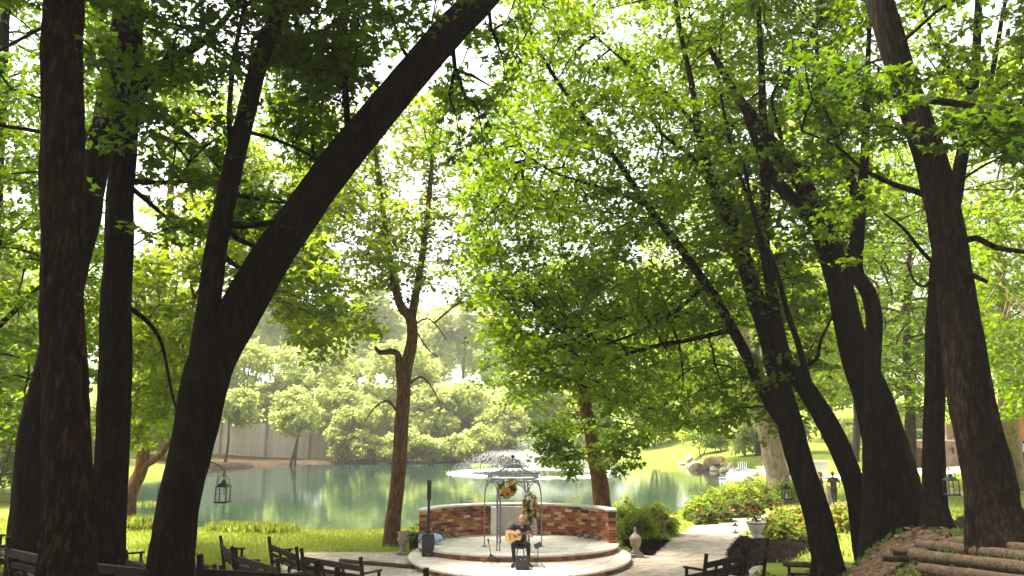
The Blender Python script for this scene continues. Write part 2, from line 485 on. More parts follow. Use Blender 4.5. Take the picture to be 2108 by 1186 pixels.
LF_MAPLE = leafmat('leaf_maple_bright', (0.026, 0.060, 0.002), (0.078, 0.112, 0.004), (0.12, 0.26, 0.002), (0.34, 0.45, 0.006), 0.56)
LF_MID = leafmat('leaf_mid_green', (0.050, 0.088, 0.004), (0.125, 0.150, 0.010), (0.20, 0.34, 0.005), (0.48, 0.56, 0.02), 0.55)
LF_PALE = leafmat('leaf_willow_hazed', (0.19, 0.24, 0.06), (0.32, 0.35, 0.13), (0.48, 0.58, 0.11), (0.66, 0.70, 0.22), 0.6)  # far leaves lightened: distance haze put into the colour
LF_FAR = leafmat('leaf_far_hill_hazed', (0.19, 0.23, 0.08), (0.30, 0.33, 0.15), (0.48, 0.56, 0.15), (0.62, 0.66, 0.24), 0.6)  # hill leaf colour also carries the haze, kept pale on purpose
LF_SHRUB = leafmat('leaf_shrub_lime', (0.10, 0.155, 0.012), (0.20, 0.235, 0.03), (0.30, 0.42, 0.02), (0.54, 0.60, 0.06), 0.5)
LF_DKSHRUB = leafmat('leaf_shrub_deep', (0.035, 0.075, 0.014), (0.10, 0.15, 0.03), (0.10, 0.2, 0.02), (0.25, 0.32, 0.05), 0.4)
LF_RED = leafmat('leaf_shrub_red', (0.16, 0.045, 0.012), (0.24, 0.10, 0.02), (0.3, 0.10, 0.02), (0.42, 0.18, 0.03), 0.4)
LF_GRASS = leafmat('grass_blade', (0.15, 0.20, 0.02), (0.28, 0.31, 0.05), (0.32, 0.40, 0.03), (0.52, 0.54, 0.08), 0.45)
LF_LITTER = leafmat('leaf_litter', (0.05, 0.028, 0.014), (0.19, 0.12, 0.07), (0.06, 0.03, 0.015), (0.12, 0.07, 0.03), 0.15, 0.8)

# ------------------------------------------------------------------ trees
def trunk_mesh(name, pts, rad, m, origin, seg=22, step=0.16, relief=0.05, flare=0.0, seed=0):
    pts = [Vector(p) for p in pts]
    per = []
    P = []; Rr = []
    n = len(pts)
    for i in range(n - 1):
        k = max(2, int((pts[i + 1] - pts[i]).length / step))
        p0 = pts[max(i - 1, 0)]; p1 = pts[i]; p2 = pts[i + 1]; p3 = pts[min(i + 2, n - 1)]
        for q in range(k):
            t = q / k
            P.append(0.5 * ((2 * p1) + (-p0 + p2) * t + (2 * p0 - 5 * p1 + 4 * p2 - p3) * t * t + (-p0 + 3 * p1 - 3 * p2 + p3) * t ** 3))
            Rr.append(rad[i] * (1 - t) + rad[i + 1] * t)
    P.append(pts[-1]); Rr.append(rad[-1])
    P = np.array([tuple(p) for p in P]); Rr = np.array(Rr); K = len(P)
    T = np.gradient(P, axis=0); T /= np.linalg.norm(T, axis=1, keepdims=True)
    a = np.array(Vector(T[0]).orthogonal().normalized()); th = np.linspace(0, 2 * np.pi, seg, endpoint=False)
    g = np.random.default_rng(seed + 11)
    ph = g.uniform(0, 6.28, 8); ln = np.concatenate([[0], np.cumsum(np.linalg.norm(np.diff(P, axis=0), axis=1))])
    V = np.zeros((K, seg, 3))
    for i in range(K):
        t = T[i]; a = a - t * (a @ t); a /= np.linalg.norm(a); bb = np.cross(t, a)
        z = ln[i]
        q = 1 + relief * (0.9 * np.sin(2 * th + z * 0.9 + ph[0]) + 0.7 * np.sin(3 * th - z * 1.7 + ph[1]) + 0.6 * np.sin(5 * th + z * 2.9 + ph[2])
                          + 0.5 * np.sin(9 * th + 0.7 * np.sin(z * 4 + ph[3])) + 0.6 * np.sin(z * 3.7 + ph[4] + th)
                          + (0.42 * np.sin(15 * th + 1.6 * np.sin(z * 2.3 + ph[5])) + 0.36 * np.sin(19 * th - 1.9 * np.sin(z * 3.1 + ph[6])) + g.normal(0, 0.22, seg) if seg > 30 else 0))
        if flare: q = q * (1 + flare * math.exp(-z / 0.35) * (0.75 + 0.45 * np.sin(4 * th + ph[5]) + 0.25 * np.sin(7 * th + ph[6])))
        rr = Rr[i] * q
        V[i] = P[i] + rr[:, None] * (np.cos(th)[:, None] * a + np.sin(th)[:, None] * bb)
    V = V.reshape(-1, 3) - np.array(origin)
    j = np.arange(seg); j2 = (j + 1) % seg
    F = np.concatenate([np.stack([i * seg + j, i * seg + j2, (i + 1) * seg + j2, (i + 1) * seg + j], 1) for i in range(K - 1)])
    loops = list(F.ravel()); st = list(np.arange(len(F)) * 4); tt = [4] * len(F)
    st.append(len(loops)); loops += list(range((K - 1) * seg, K * seg)); tt.append(seg)
    me = fast_mesh(name, V, loops, st, tt, m)
    me.polygons.foreach_set('use_smooth', [True] * len(me.polygons))
    return me, P, Rr

def branchwork(nodes_p, nodes_r, clumps, origin, m, name='twigs', rmin=0.005, kk=0.0055, maxr=0.06):
    """grows branches from the stems to every leaf spray: each spray joins the nearest point already on the tree"""
    n0 = len(nodes_p); cl = clumps[:, :3]
    N = len(cl)
    pos = np.concatenate([nodes_p, cl]); par = np.full(len(pos), -1); path = np.zeros(len(pos))
    best = np.full(N, 1e9); bi = np.zeros(N, int)
    for i in range(N):
        d = np.linalg.norm(nodes_p - cl[i], axis=1) + 0.5 * np.maximum(0, nodes_p[:, 2] - cl[i, 2])
        k = int(np.argmin(d)); best[i] = d[k]; bi[i] = k
    done = np.zeros(N, bool); order = []
    for _ in range(N):
        b = np.where(done, 1e9, best); i = int(np.argmin(b))
        done[i] = True; j = n0 + i; par[j] = bi[i]; order.append(j)
        path[j] = path[par[j]] + np.linalg.norm(pos[j] - pos[par[j]])
        d = np.linalg.norm(cl - cl[i], axis=1) + 0.55 * path[j]
        u = (~done) & (d < best); best[u] = d[u]; bi[u] = j
    cnt = np.ones(len(pos))
    for j in reversed(order):
        if par[j] >= n0: cnt[par[j]] += cnt[j]
    mb = MB()
    for j in order:
        a = pos[par[j]]; b2 = pos[j]
        ln = np.linalg.norm(b2 - a)
        r1 = min(maxr, rmin + kk * cnt[j] ** 0.55)
        r0 = min(maxr, rmin + kk * cnt[par[j]] ** 0.55) if par[j] >= n0 else r1 * 1.25
        mid = (a + b2) / 2 + np.array([0, 0, 0.06 * ln]) + rng.normal(0, 0.03 * ln, 3)
        mb.tube([a, mid, b2], [r0, (r0 + r1) / 2, r1], 5 if r0 > .02 else 3, cap=False)
    return mb.mesh(name, m, True, origin)

def near_tree(name, label, base, stems, bk, crown=None, leaf=None, lsize=0.12, per=32, flare=0.5, Y=None, group=None, seg=22, relief=0.05, kk=0.0055, seed=0, up=0.75, lkind='maple', dens=1.3):
    """stems: lists of (x, y, width) as seen, with the distance of their ends; the first is the trunk standing on the ground"""
    g = gp(*base) if Y is None else None
    if g is None:
        p = W(base[0], base[1], Y); g = Vector((p.x, p.y, h1(p.x, p.y)))
    root = thing(name, label, 'tree', g, 0, group)
    nodes = []; nr = []; paths = []
    for k, st in enumerate(stems):
        pts, ya, yb = st
        if k == 0: ya = g.y
        else:                                                        # a limb starts inside the stem it leaves
            allp = np.concatenate(paths); d0 = np.array(ray(pts[0][0], pts[0][1])); d0 /= np.linalg.norm(d0)
            dv = allp - np.array([0, 0, CAMZ]); dv /= np.linalg.norm(dv, axis=1, keepdims=True)
            qy = float(allp[int(np.argmax(dv @ d0))][1]); yb = yb + qy - ya; ya = qy
        m = len(pts)
        P = []; rd = []
        for i, (x, y, wd) in enumerate(pts):
            Yi = ya + (yb - ya) * i / (m - 1)
            P.append(W(x, y, Yi)); rd.append(wd / 2 / FPX * Yi)
        if k == 0:
            P[0] = Vector((g.x, g.y, g.z)); P.insert(0, Vector((g.x, g.y, g.z - 0.35))); rd.insert(0, rd[0] * 1.0)
        me, pp, rr = trunk_mesh('trunk' if k == 0 else 'limb', P, rd, bk, g, seg if k == 0 else max(8, min(18, seg - 8)), 0.14, relief, flare if k == 0 else 0, seed + k)
        link('trunk' if k == 0 else 'limb', me, root)
        paths.append(pp); nodes.append(pp[len(pp) // 4 if k == 0 else 2:]); nr.append(rr)
    if crown is not None and len(crown):
        nd = np.concatenate(nodes)
        link('twigs', branchwork(nd, None, crown, g, bk, kk=kk), root)['kind'] = 'stuff'
        a = leaves_on_clumps(crown, per * dens, lsize * 1.2, up=up)
        link('crown', leaf_mesh('crown', *a[:4], leaf, lkind, a[4], g), root)['kind'] = 'stuff'
    return root, g, np.concatenate(nodes)

def lobed_tree(name, label, x, y, hgt, rad, leaf, lsize, nclump, per, bk=BK_GREY, trunk_r=0.25, low=0.25, group=None, lobes=9, lean=(0, 0), kind='oval', clump_r=0.9, droop=0.25, outw=0.6, cat='tree', stems=1, z=None, up=0.5):
    z = h1(x, y) if z is None else z
    root = thing(name, label, cat, (x, y, z), 0, group)
    cz = hgt * (low + (1 - low) / 2); hz = hgt * (1 - low) / 2
    ctr = np.array([x + lean[0], y + lean[1], z + cz])
    L_ = []
    for k in range(lobes):
        g = rng.normal(0, 1, 3); g /= np.linalg.norm(g)
        q = ctr + g * np.array([rad, rad, hz]) * rng.uniform(0.35, 0.68)
        L_.append((*q, rng.uniform(0.32, 0.5) * min(rad, hz * 1.4)))
    L_ = np.array(L_)
    i = rng.integers(0, lobes, nclump)
    g = rng.normal(0, 1, (nclump, 3)); g /= np.linalg.norm(g, axis=1, keepdims=True); g[:, 2] = np.abs(g[:, 2]) * np.where(rng.random(nclump) < 0.72, 1, -0.8)
    c = L_[i, :3] + g * (L_[i, 3:4] * rng.uniform(0.55, 1.05, (nclump, 1)))
    c[:, 2] = np.maximum(c[:, 2], z + hgt * low * 0.55)
    cl = np.concatenate([c, (clump_r * rng.uniform(0.6, 1.3, nclump))[:, None]], 1)
    nodes = []
    for s in range(stems):
        off = Vector((0, 0, 0)) if stems == 1 else Vector((rng.uniform(-1, 1), rng.uniform(-.6, .6), 0)) * trunk_r * 2
        tx, ty = ctr[0] + rng.uniform(-.25, .25) * rad * (stems > 1), ctr[1] + rng.uniform(-.2, .2) * rad
        b = Vector((x, y, z)) + off
        P = [b - Vector((0, 0, .3)), b, b.lerp(Vector((tx, ty, z + hgt * 0.5)), .5) + Vector((rng.normal(0, .12), rng.normal(0, .12), 0)) * hgt * .2, Vector((tx, ty, z + hgt * 0.55)), Vector((tx, ty, z + hgt * .88))]
        me, pp, rr = trunk_mesh('trunk', P, [trunk_r * 1.05, trunk_r, trunk_r * .75, trunk_r * .5, trunk_r * .1], bk, (x, y, z), 10, 0.6, 0.05, 0.35, int(abs(x) * 7 + abs(y)))
        link('trunk', me, root); nodes.append(pp[2:])
    sub = cl[:: max(1, nclump // 60)]
    link('twigs', branchwork(np.concatenate(nodes), None, sub, (x, y, z), bk, kk=0.012, rmin=0.012, maxr=trunk_r * .5), root)['kind'] = 'stuff'
    a = leaves_on_clumps(cl, per, lsize, up=up, centre=ctr, outw=outw, droop=droop, flat=0.5)
    link('crown', leaf_mesh('crown', *a[:4], leaf, kind, a[4], (x, y, z)), root)['kind'] = 'stuff'
    return root

# ---- near trees on the left of the seats
t1, g1_, _n = near_tree('oak_tree', 'straight upright tree with mottled reddish-brown bark at the seats edge', (142, 1225),
    [([(142, 1225, 100), (140, 1100, 88), (136, 900, 86), (130, 600, 84), (128, 300, 80), (132, 0, 76), (134, -350, 70), (130, -800, 50)], 9, 9.6)],
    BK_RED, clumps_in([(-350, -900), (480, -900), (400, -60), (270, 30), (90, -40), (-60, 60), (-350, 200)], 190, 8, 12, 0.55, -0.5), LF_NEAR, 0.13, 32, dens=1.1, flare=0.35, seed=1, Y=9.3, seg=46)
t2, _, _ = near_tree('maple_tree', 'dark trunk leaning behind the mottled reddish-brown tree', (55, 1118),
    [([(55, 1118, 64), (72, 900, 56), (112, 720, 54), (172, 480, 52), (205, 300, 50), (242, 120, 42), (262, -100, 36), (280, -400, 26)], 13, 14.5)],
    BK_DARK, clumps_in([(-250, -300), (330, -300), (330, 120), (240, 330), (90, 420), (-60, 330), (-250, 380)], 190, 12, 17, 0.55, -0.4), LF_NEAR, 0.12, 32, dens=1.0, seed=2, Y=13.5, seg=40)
t3, _, _ = near_tree('maple_tree', 'straight dark trunk between the mottled tree and the forked leaning tree', (226, 1165),
    [([(226, 1165, 66), (230, 950, 60), (240, 650, 58), (248, 400, 54), (262, 200, 50), (272, 0, 46), (285, -400, 36)], 11, 11.5),
     ([(262, 240, 34), (300, 165, 30), (360, 118, 26), (415, 88, 18), (480, 20, 10)], 11.3, 11.0),
     ([(270, 374, 12), (330, 376, 10), (400, 372, 8), (450, 376, 6)], 11.3, 12.2),
     ([(268, 200, 14), (330, 240, 12), (395, 285, 10), (450, 345, 7), (500, 420, 4)], 11.3, 12.5),
     ([(262, 380, 12), (310, 420, 10), (345, 450, 7), (390, 480, 4)], 11.3, 12.0),
     ([(240, 620, 12), (290, 650, 10), (330, 700, 7), (352, 800, 5), (372, 880, 3)], 11.3, 12.6)],
    BK_DARK, np.concatenate([clumps_in([(160, -420), (760, -420), (640, 20), (520, 90), (460, 220), (360, 190), (310, 290), (230, 310), (170, 120)], 280, 9.5, 14, 0.5, -0.4),
                             clumps_in([(280, 200), (480, 260), (520, 420), (420, 520), (300, 500)], 34, 10.8, 13.2, 0.4, -0.6)]), LF_NEAR, 0.12, 32, dens=1.0, seed=3, Y=12.3, seg=46)
t4, g4_, n4 = near_tree('maple_tree', 'forked dark tree with its big stem leaning far over towards the pond', (342, 1205),
    [([(342, 1205, 96), (360, 1080, 82), (392, 930, 80), (425, 790, 88), (470, 680, 84), (540, 560, 80), (620, 440, 78), (720, 308, 78), (850, 150, 72), (930, 62, 68), (1010, -25, 62), (1120, -160, 50), (1300, -380, 36)], 11, 12.5),
     ([(418, 790, 66), (424, 700, 56), (432, 610, 48), (452, 480, 46), (475, 360, 42), (498, 270, 40), (528, 150, 36), (570, 30, 32), (600, -60, 28), (640, -300, 20)], 11.1, 11.6),
     ([(470, 462, 16), (520, 464, 13), (560, 456, 10), (585, 452, 7)], 11.3, 10.9),
     ([(468, 470, 16), (490, 492, 13), (520, 506, 9)], 11.3, 10.9),
     ([(452, 520, 16), (475, 540, 12), (495, 552, 8)], 11.3, 10.9),
     ([(478, 330, 12), (472, 240, 11), (482, 120, 10), (505, 0, 9), (520, -120, 7)], 11.2, 11.5),
     ([(500, 270, 10), (560, 285, 8), (620, 310, 6), (668, 340, 4)], 11.3, 12.5),
     ([(480, 400, 9), (540, 412, 7), (600, 420, 4)], 11.3, 12.5),
     ([(845, 145, 12), (838, 115, 9), (826, 98, 6)], 12.3, 12.0),
     ([(720, 300, 15), (712, 200, 14), (708, 90, 13), (712, -20, 11), (716, -200, 8)], 12.0, 12.3)],
    BK_DARK, np.concatenate([clumps_in([(480, -520), (1150, -520), (980, -40), (860, 90), (760, 120), (700, 170), (600, 150), (520, 120)], 400, 10, 15, 0.5, -0.4),
                             clumps_in([(560, 60), (720, 60), (740, 260), (640, 340), (560, 280)], 90, 11, 14.5, 0.45, -0.5),
                             clumps_in([(460, 400), (560, 380), (640, 420), (580, 520), (480, 520)], 22, 11, 13, 0.35, -0.6), clumps_in([(900, -80), (1090, -80), (1070, 150), (990, 330), (900, 330), (870, 240), (950, 120)], 48, 13, 18, 0.36, -0.7)]), LF_NEAR, 0.12, 32, dens=1.0, seed=4, Y=9.8, seg=46)

# ---- the lit tree by the stage, with ivy on its two stems
t6, g6_, n6 = near_tree('forked_tree', 'slender brown tree forked into two ivy-clad stems on the lawn beside the stage', (806, 1124),
    [([(806, 1124, 36), (812, 1050, 30), (822, 950, 28), (828, 850, 27), (834, 770, 26), (848, 700, 23), (846, 655, 24), (824, 628, 18), (806, 560, 15), (792, 460, 12), (774, 330, 9), (764, 240, 5)], 25, 25.3),
     ([(846, 662, 20), (852, 625, 16), (866, 550, 14), (880, 440, 12), (890, 320, 9), (896, 220, 5)], 25.1, 25.4),
     ([(826, 800, 16), (822, 760, 15), (818, 728, 13), (800, 724, 12), (782, 726, 10), (772, 714, 5)], 25.1, 25.0),
     ([(852, 668, 4), (880, 656, 3.2), (900, 672, 2.5), (918, 698, 2)], 25.1, 25.0),
     ([(852, 672, 4), (868, 700, 3), (884, 722, 2.5), (900, 735, 2)], 25.1, 24.6),
     ([(824, 860, 5), (800, 826, 4), (775, 836, 3), (752, 866, 2)], 25.1, 24.8),
     ([(842, 790, 5), (868, 776, 4), (890, 800, 3), (905, 830, 2)], 25.1, 24.6)],
    BK_BROWN, clumps_in([(880, -60), (1060, -60), (1060, 180), (960, 260), (880, 220)] if False else [(600, 330), (690, 260), (760, 180), (930, 190), (1010, 320), (1010, 480), (1040, 600), (960, 640), (900, 585), (740, 600), (620, 520)], 400, 22.5, 28, 0.6, -0.2, 0.9), LF_MID, 0.15, 26, dens=1.05, seed=6, lkind='oval', kk=0.004, flare=0.4)
iv = n6[(n6[:, 2] > 7.9)]
iv = np.concatenate([iv, np.full((len(iv), 1), 0.3)], 1)
a = leaves_on_clumps(iv, 24, 0.13, flat=1.0, up=0.3)
link('ivy', leaf_mesh('ivy', *a[:4], LF_MAPLE, 'maple', a[4], g6_), t6)['kind'] = 'stuff'

# ---- tree behind the curved wall
t7, _, _ = near_tree('maple_tree', 'maple with a slanting trunk rising behind the curved brick wall', (1246, 1066),
    [([(1246, 1066, 36), (1236, 1000, 32), (1222, 930, 29), (1208, 850, 27), (1190, 770, 25), (1172, 690, 18), (1160, 640, 10), (1150, 590, 4)], 28, 27.5),
     ([(1205, 830, 12), (1230, 790, 10), (1270, 770, 7), (1320, 760, 4)], 28, 27.0)],
    BK_BROWN, np.concatenate([clumps_in([(1000, 620), (1080, 540), (1260, 520), (1420, 680), (1400, 880), (1310, 930), (1240, 900), (1190, 890), (1120, 880), (1060, 830), (990, 790)], 200, 24, 30, 0.65, -0.1),
                              clumps_in([(1090, 880), (1180, 870), (1200, 940), (1178, 985), (1128, 975), (1098, 930)], 30, 24.5, 26, 0.4, -2),
                              clumps_in([(1230, 880), (1320, 890), (1320, 950), (1270, 985), (1235, 960)], 26, 25, 27, 0.4, -2)]), LF_MAPLE, 0.14, 34, seed=7, lkind='oval', Y=27.5)

# ---- right group of maples with long ascending stems
t8, g8_, _ = near_tree('maple_tree', 'maple of long slender stems rising from a slanting trunk beside the path', (1712, 1172),
    [([(1712, 1172, 58), (1690, 1090, 50), (1660, 990, 48), (1628, 885, 50), (1604, 790, 42), (1580, 690, 38), (1548, 590, 34), (1510, 470, 28), (1470, 390, 22), (1440, 280, 17), (1425, 180, 13), (1400, 60, 10), (1380, -80, 6)], 16, 17.5),
     ([(1622, 880, 30), (1598, 850, 27), (1560, 780, 23), (1520, 700, 21), (1470, 610, 19), (1400, 510, 17), (1330, 420, 14), (1270, 330, 12), (1200, 240, 10), (1130, 140, 8), (1090, 60, 6), (1060, -30, 4)], 16.2, 18.5),
     ([(1345, 430, 10), (1280, 400, 9), (1200, 375, 7), (1130, 350, 5), (1060, 300, 3)], 17.3, 18.5),
     ([(1500, 680, 10), (1420, 700, 9), (1350, 712, 8), (1290, 730, 6), (1220, 760, 4)], 16.8, 18.6),
     ([(1450, 590, 9), (1390, 640, 8), (1300, 690, 6), (1210, 720, 4)], 16.8, 19),
     ([(1440, 270, 9), (1380, 200, 8), (1290, 130, 6), (1210, 60, 4)], 17.2, 18.4),
     ([(1480, 400, 9), (1420, 320, 8), (1350, 260, 6), (1330, 160, 4)], 17.2, 17.8)],
    BK_DARK, np.concatenate([clumps_in([(960, 300), (1100, 200), (1260, 330), (1300, 560), (1150, 640), (1010, 640), (950, 520)], 130, 18, 24, 0.62, -0.6), clumps_in([(1040, -350), (1500, -350), (1560, 100), (1540, 420), (1560, 640), (1440, 700), (1330, 760), (1200, 800), (1060, 760), (1010, 640), (980, 520), (960, 400), (1000, 250), (1050, 120)], 960, 15.5, 24.5, 0.64, -0.3, 0.8),
                              clumps_in([(1010, 600), (1200, 560), (1420, 640), (1560, 780), (1500, 900), (1400, 890), (1250, 830), (1080, 800), (1000, 760)], 170, 17, 23.5, 0.6, -0.2, 0.8)]), LF_MAPLE, 0.125, 34, seed=8, lkind='oval', Y=15, seg=40, kk=0.004)
t9, _, _ = near_tree('maple_tree', 'maple with a bent trunk curving up beside the slanting multi-stemmed maple', (1784, 1122),
    [([(1784, 1122, 42), (1764, 1030, 38), (1740, 950, 38), (1702, 870, 40), (1660, 800, 36), (1622, 752, 30), (1604, 690, 26), (1588, 600, 24), (1574, 500, 22), (1576, 400, 20), (1572, 300, 18), (1568, 150, 14), (1560, 0, 10), (1552, -150, 6)], 15.5, 16.2),
     ([(1672, 818, 15), (1650, 730, 13), (1620, 640, 12), (1598, 560, 10), (1560, 470, 8), (1530, 330, 6)], 15.8, 15.0),
     ([(1575, 350, 9), (1610, 300, 8), (1590, 200, 7), (1640, 120, 5), (1690, 40, 3)], 16, 15.6),
     ([(1575, 480, 9), (1530, 380, 8), (1500, 280, 7), (1480, 150, 5), (1490, 30, 3)], 16, 16.4),
     ([(1640, 760, 9), (1680, 740, 8), (1690, 700, 6), (1720, 640, 4)], 15.7, 14.8)],
    BK_DARK, clumps_in([(1420, -300), (1760, -300), (1740, 100), (1760, 420), (1700, 620), (1690, 820), (1600, 900), (1520, 860), (1580, 640), (1460, 480), (1430, 200)], 340, 15.5, 21, 0.55, -0.1, 0.9), LF_MAPLE, 0.125, 34, seed=9, lkind='oval', Y=15.4, seg=40, kk=0.004)
t10, _, _ = near_tree('maple_tree', 'slim upright dark trunk standing tight against the thickest trunk', (1797, 1140),
    [([(1797, 1140, 44), (1796, 1040, 36), (1794, 900, 34), (1796, 760, 32), (1800, 660, 32), (1786, 600, 30), (1762, 555, 26), (1770, 450, 22), (1780, 320, 18), (1784, 200, 14), (1790, 50, 9), (1800, -100, 5)], 14.4, 14.8)],
    BK_DARK, clumps_in([(1620, -250), (1880, -250), (1850, 150), (1830, 420), (1740, 560), (1660, 480), (1640, 200)], 110, 13.5, 17.5, 0.5, -0.3), LF_MAPLE, 0.12, 32, dens=1.0, seed=10, Y=14.2, seg=40, kk=0.004)
t11, g11_, _ = near_tree('maple_tree', 'thickest dark trunk with wide root flare splitting into two leaning limbs', (1848, 1076),
    [([(1848, 1076, 112), (1838, 1000, 90), (1824, 920, 80), (1800, 830, 70), (1766, 740, 62), (1742, 660, 56), (1728, 580, 52), (1706, 510, 50), (1676, 430, 40), (1640, 360, 34), (1590, 295, 26), (1520, 200, 18), (1460, 100, 10)], 14.5, 16.5),
     ([(1712, 540, 34), (1690, 480, 30), (1640, 420, 28), (1590, 360, 24), (1560, 300, 18), (1530, 220, 12)], 15.4, 15.2),
     ([(1740, 600, 30), (1752, 545, 26), (1766, 440, 22), (1740, 330, 17), (1690, 200, 12), (1680, 60, 7)], 15.2, 16.5)],
    BK_DARK, clumps_in([(1380, -200), (1780, -200), (1800, 250), (1760, 500), (1640, 600), (1560, 460), (1420, 320)], 150, 15.5, 20.5, 0.52, -0.2), LF_MAPLE, 0.12, 32, seed=11, lkind='oval', Y=15.2, flare=0.32, seg=46, kk=0.004)
t12, _, _ = near_tree('maple_tree', 'slim straight dark trunk close beside the big tapering right-hand tree', (1930, 1090),
    [([(1930, 1090, 58), (1926, 1040, 42), (1922, 900, 40), (1926, 700, 38), (1934, 560, 36), (1950, 460, 30), (1966, 400, 27), (1986, 290, 24), (2004, 180, 20), (2012, 60, 17), (2016, -60, 12), (2020, -200, 6)], 13, 14.5),
     ([(1985, 290, 16), (2012, 262, 14), (2036, 180, 12), (2054, 90, 10), (2066, 20, 8), (2090, -80, 5)], 14.2, 13.8),
     ([(2000, 190, 12), (1960, 150, 10), (1930, 90, 7), (1900, 20, 4)], 14.2, 13.6),
     ([(1935, 555, 9), (1900, 520, 8), (1860, 470, 6), (1820, 440, 4)], 13.8, 13.2)],
    BK_DARK, clumps_in([(1840, -250), (2260, -250), (2300, 350), (2140, 420), (2050, 300), (1950, 260), (1890, 140)], 180, 11.5, 16, 0.5, -0.35), LF_MAPLE, 0.12, 32, seed=12, Y=13.6, seg=40, kk=0.004)
t13, g13_, _ = near_tree('oak_tree', 'big dark tapering tree leaning left above the log edging', (2062, 1122),
    [([(2062, 1122, 118), (2042, 1030, 92), (2014, 900, 82), (1990, 760, 77), (1968, 600, 72), (1944, 450, 68), (1918, 340, 66), (1884, 230, 58), (1854, 150, 55), (1822, 40, 54), (1800, -40, 52), (1760, -250, 48), (1700, -600, 30)], 11, 12),
     ([(1940, 430, 16), (1900, 400, 15), (1840, 380, 12), (1780, 350, 9), (1720, 300, 6), (1650, 270, 4)], 11.6, 12.2),
     ([(1900, 205, 18), (1980, 215, 15), (2060, 230, 12), (2130, 245, 9)], 11.7, 11.2),
     ([(1975, 500, 16), (2010, 490, 13), (2050, 510, 11), (2120, 520, 8)], 11.5, 11.0),
     ([(1965, 560, 13), (2000, 566, 11), (2030, 580, 8)], 11.5, 10.8),
     ([(1935, 560, 8), (1905, 590, 7), (1880, 575, 5), (1868, 540, 4)], 11.5, 11.9)],
    BK_OAK, np.concatenate([clumps_in([(1560, -750), (2500, -750), (2400, 200), (2150, 60), (1950, -20), (1860, -100), (1700, -200)], 190, 8.5, 14, 0.55, -0.4),
                              clumps_in([(1640, 120), (1800, 140), (1900, 200), (1860, 300), (1760, 330), (1660, 280)], 36, 11, 13, 0.38, -0.6),
                              clumps_in([(1840, 120), (1960, 150), (2010, 290), (1900, 330), (1850, 240)], 7, 9.8, 10.6, 0.28, -1),
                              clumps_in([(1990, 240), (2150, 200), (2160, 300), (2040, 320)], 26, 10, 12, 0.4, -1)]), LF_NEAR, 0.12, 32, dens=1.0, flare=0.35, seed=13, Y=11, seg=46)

# ---- middle distance: left bank trees
t_lb, _, _ = near_tree('leaning_tree', 'weathered brown leaning tree at the water edge on the left bank', (262, 1072),
    [([(262, 1072, 30), (268, 1020, 26), (292, 960, 24), (296, 880, 24), (318, 800, 22), (330, 700, 20), (335, 560, 18), (350, 420, 14), (352, 300, 8)], 30, 31),
     ([(290, 962, 16), (330, 938, 12), (352, 900, 8), (380, 880, 4)], 30.2, 29.6)],
    BK_BROWN, np.concatenate([clumps_in([(250, 560), (420, 420), (640, 470), (740, 600), (775, 690), (700, 700), (650, 745), (570, 650), (470, 600), (420, 700), (330, 900), (250, 930), (240, 760)], 340, 20, 27, 0.62, -0.3, 0.7),
                              clumps_in([(290, 150), (660, 180), (740, 420), (640, 500), (420, 460), (290, 500)], 260, 25, 32, 0.7, -0.3, 0.7)]), LF_MID, 0.17, 34, seed=21, Y=30, lkind='oval')
t_le, _, _ = near_tree('maple_tree', 'bright layered maple spreading at the lawn edge behind the leaning dark trunk', (-60, 1085),
    [([(-60, 1085, 50), (-50, 800, 44), (-20, 500, 36), (0, 200, 26), (20, -100, 12)], 20, 21),
     ([(-55, 720, 14), (10, 660, 11), (70, 600, 8), (120, 560, 4)], 20.2, 20.6), ([(-40, 500, 14), (20, 480, 11), (80, 440, 8), (140, 430, 4)], 20.2, 20.6)],
    BK_DARK, clumps_in([(-250, -300), (110, -300), (230, 60), (240, 460), (215, 700), (180, 860), (60, 900), (-250, 900)], 520, 16.5, 24, 0.6, -0.45, 0.8), LF_MAPLE, 0.14, 32, seed=22, Y=20, lkind='oval')
# ---- pale sycamore and a companion on the right bank
near_tree('sycamore_tree', 'pale tan mottled trunk leaning on the lawn by the pond chairs', (1606, 1016),
    [([(1606, 1016, 52), (1600, 980, 44), (1588, 920, 40), (1572, 860, 38), (1550, 800, 32), (1530, 700, 26), (1520, 600, 18), (1510, 500, 8)], 46, 45),
     ([(1580, 890, 20), (1610, 830, 16), (1650, 760, 10), (1680, 680, 5)], 45.5, 45)],
    BK_PALE, clumps_in([(1330, 640), (1500, 520), (1720, 520), (1800, 700), (1740, 820), (1560, 850), (1380, 830)], 240, 40, 50, 1.0, -0.3, 0.5), LF_MID, 0.22, 34, seed=23, lkind='oval')
near_tree('sycamore_tree', 'greyish tan trunk on the grass in front of the cedar building', (2088, 1006),
    [([(2088, 1006, 50), (2082, 940, 40), (2076, 870, 36), (2070, 760, 30), (2060, 600, 22), (2050, 450, 12)], 28, 28),
     ([(2078, 800, 14), (2110, 740, 12), (2150, 680, 6)], 28, 28)],
    BK_PALE, clumps_in([(1960, 400), (2300, 380), (2300, 800), (2140, 850), (2060, 860), (2040, 740), (1990, 640)], 240, 24, 32, 0.75, -0.4, 0.6), LF_MAPLE, 0.16, 32, seed=24, lkind='oval')
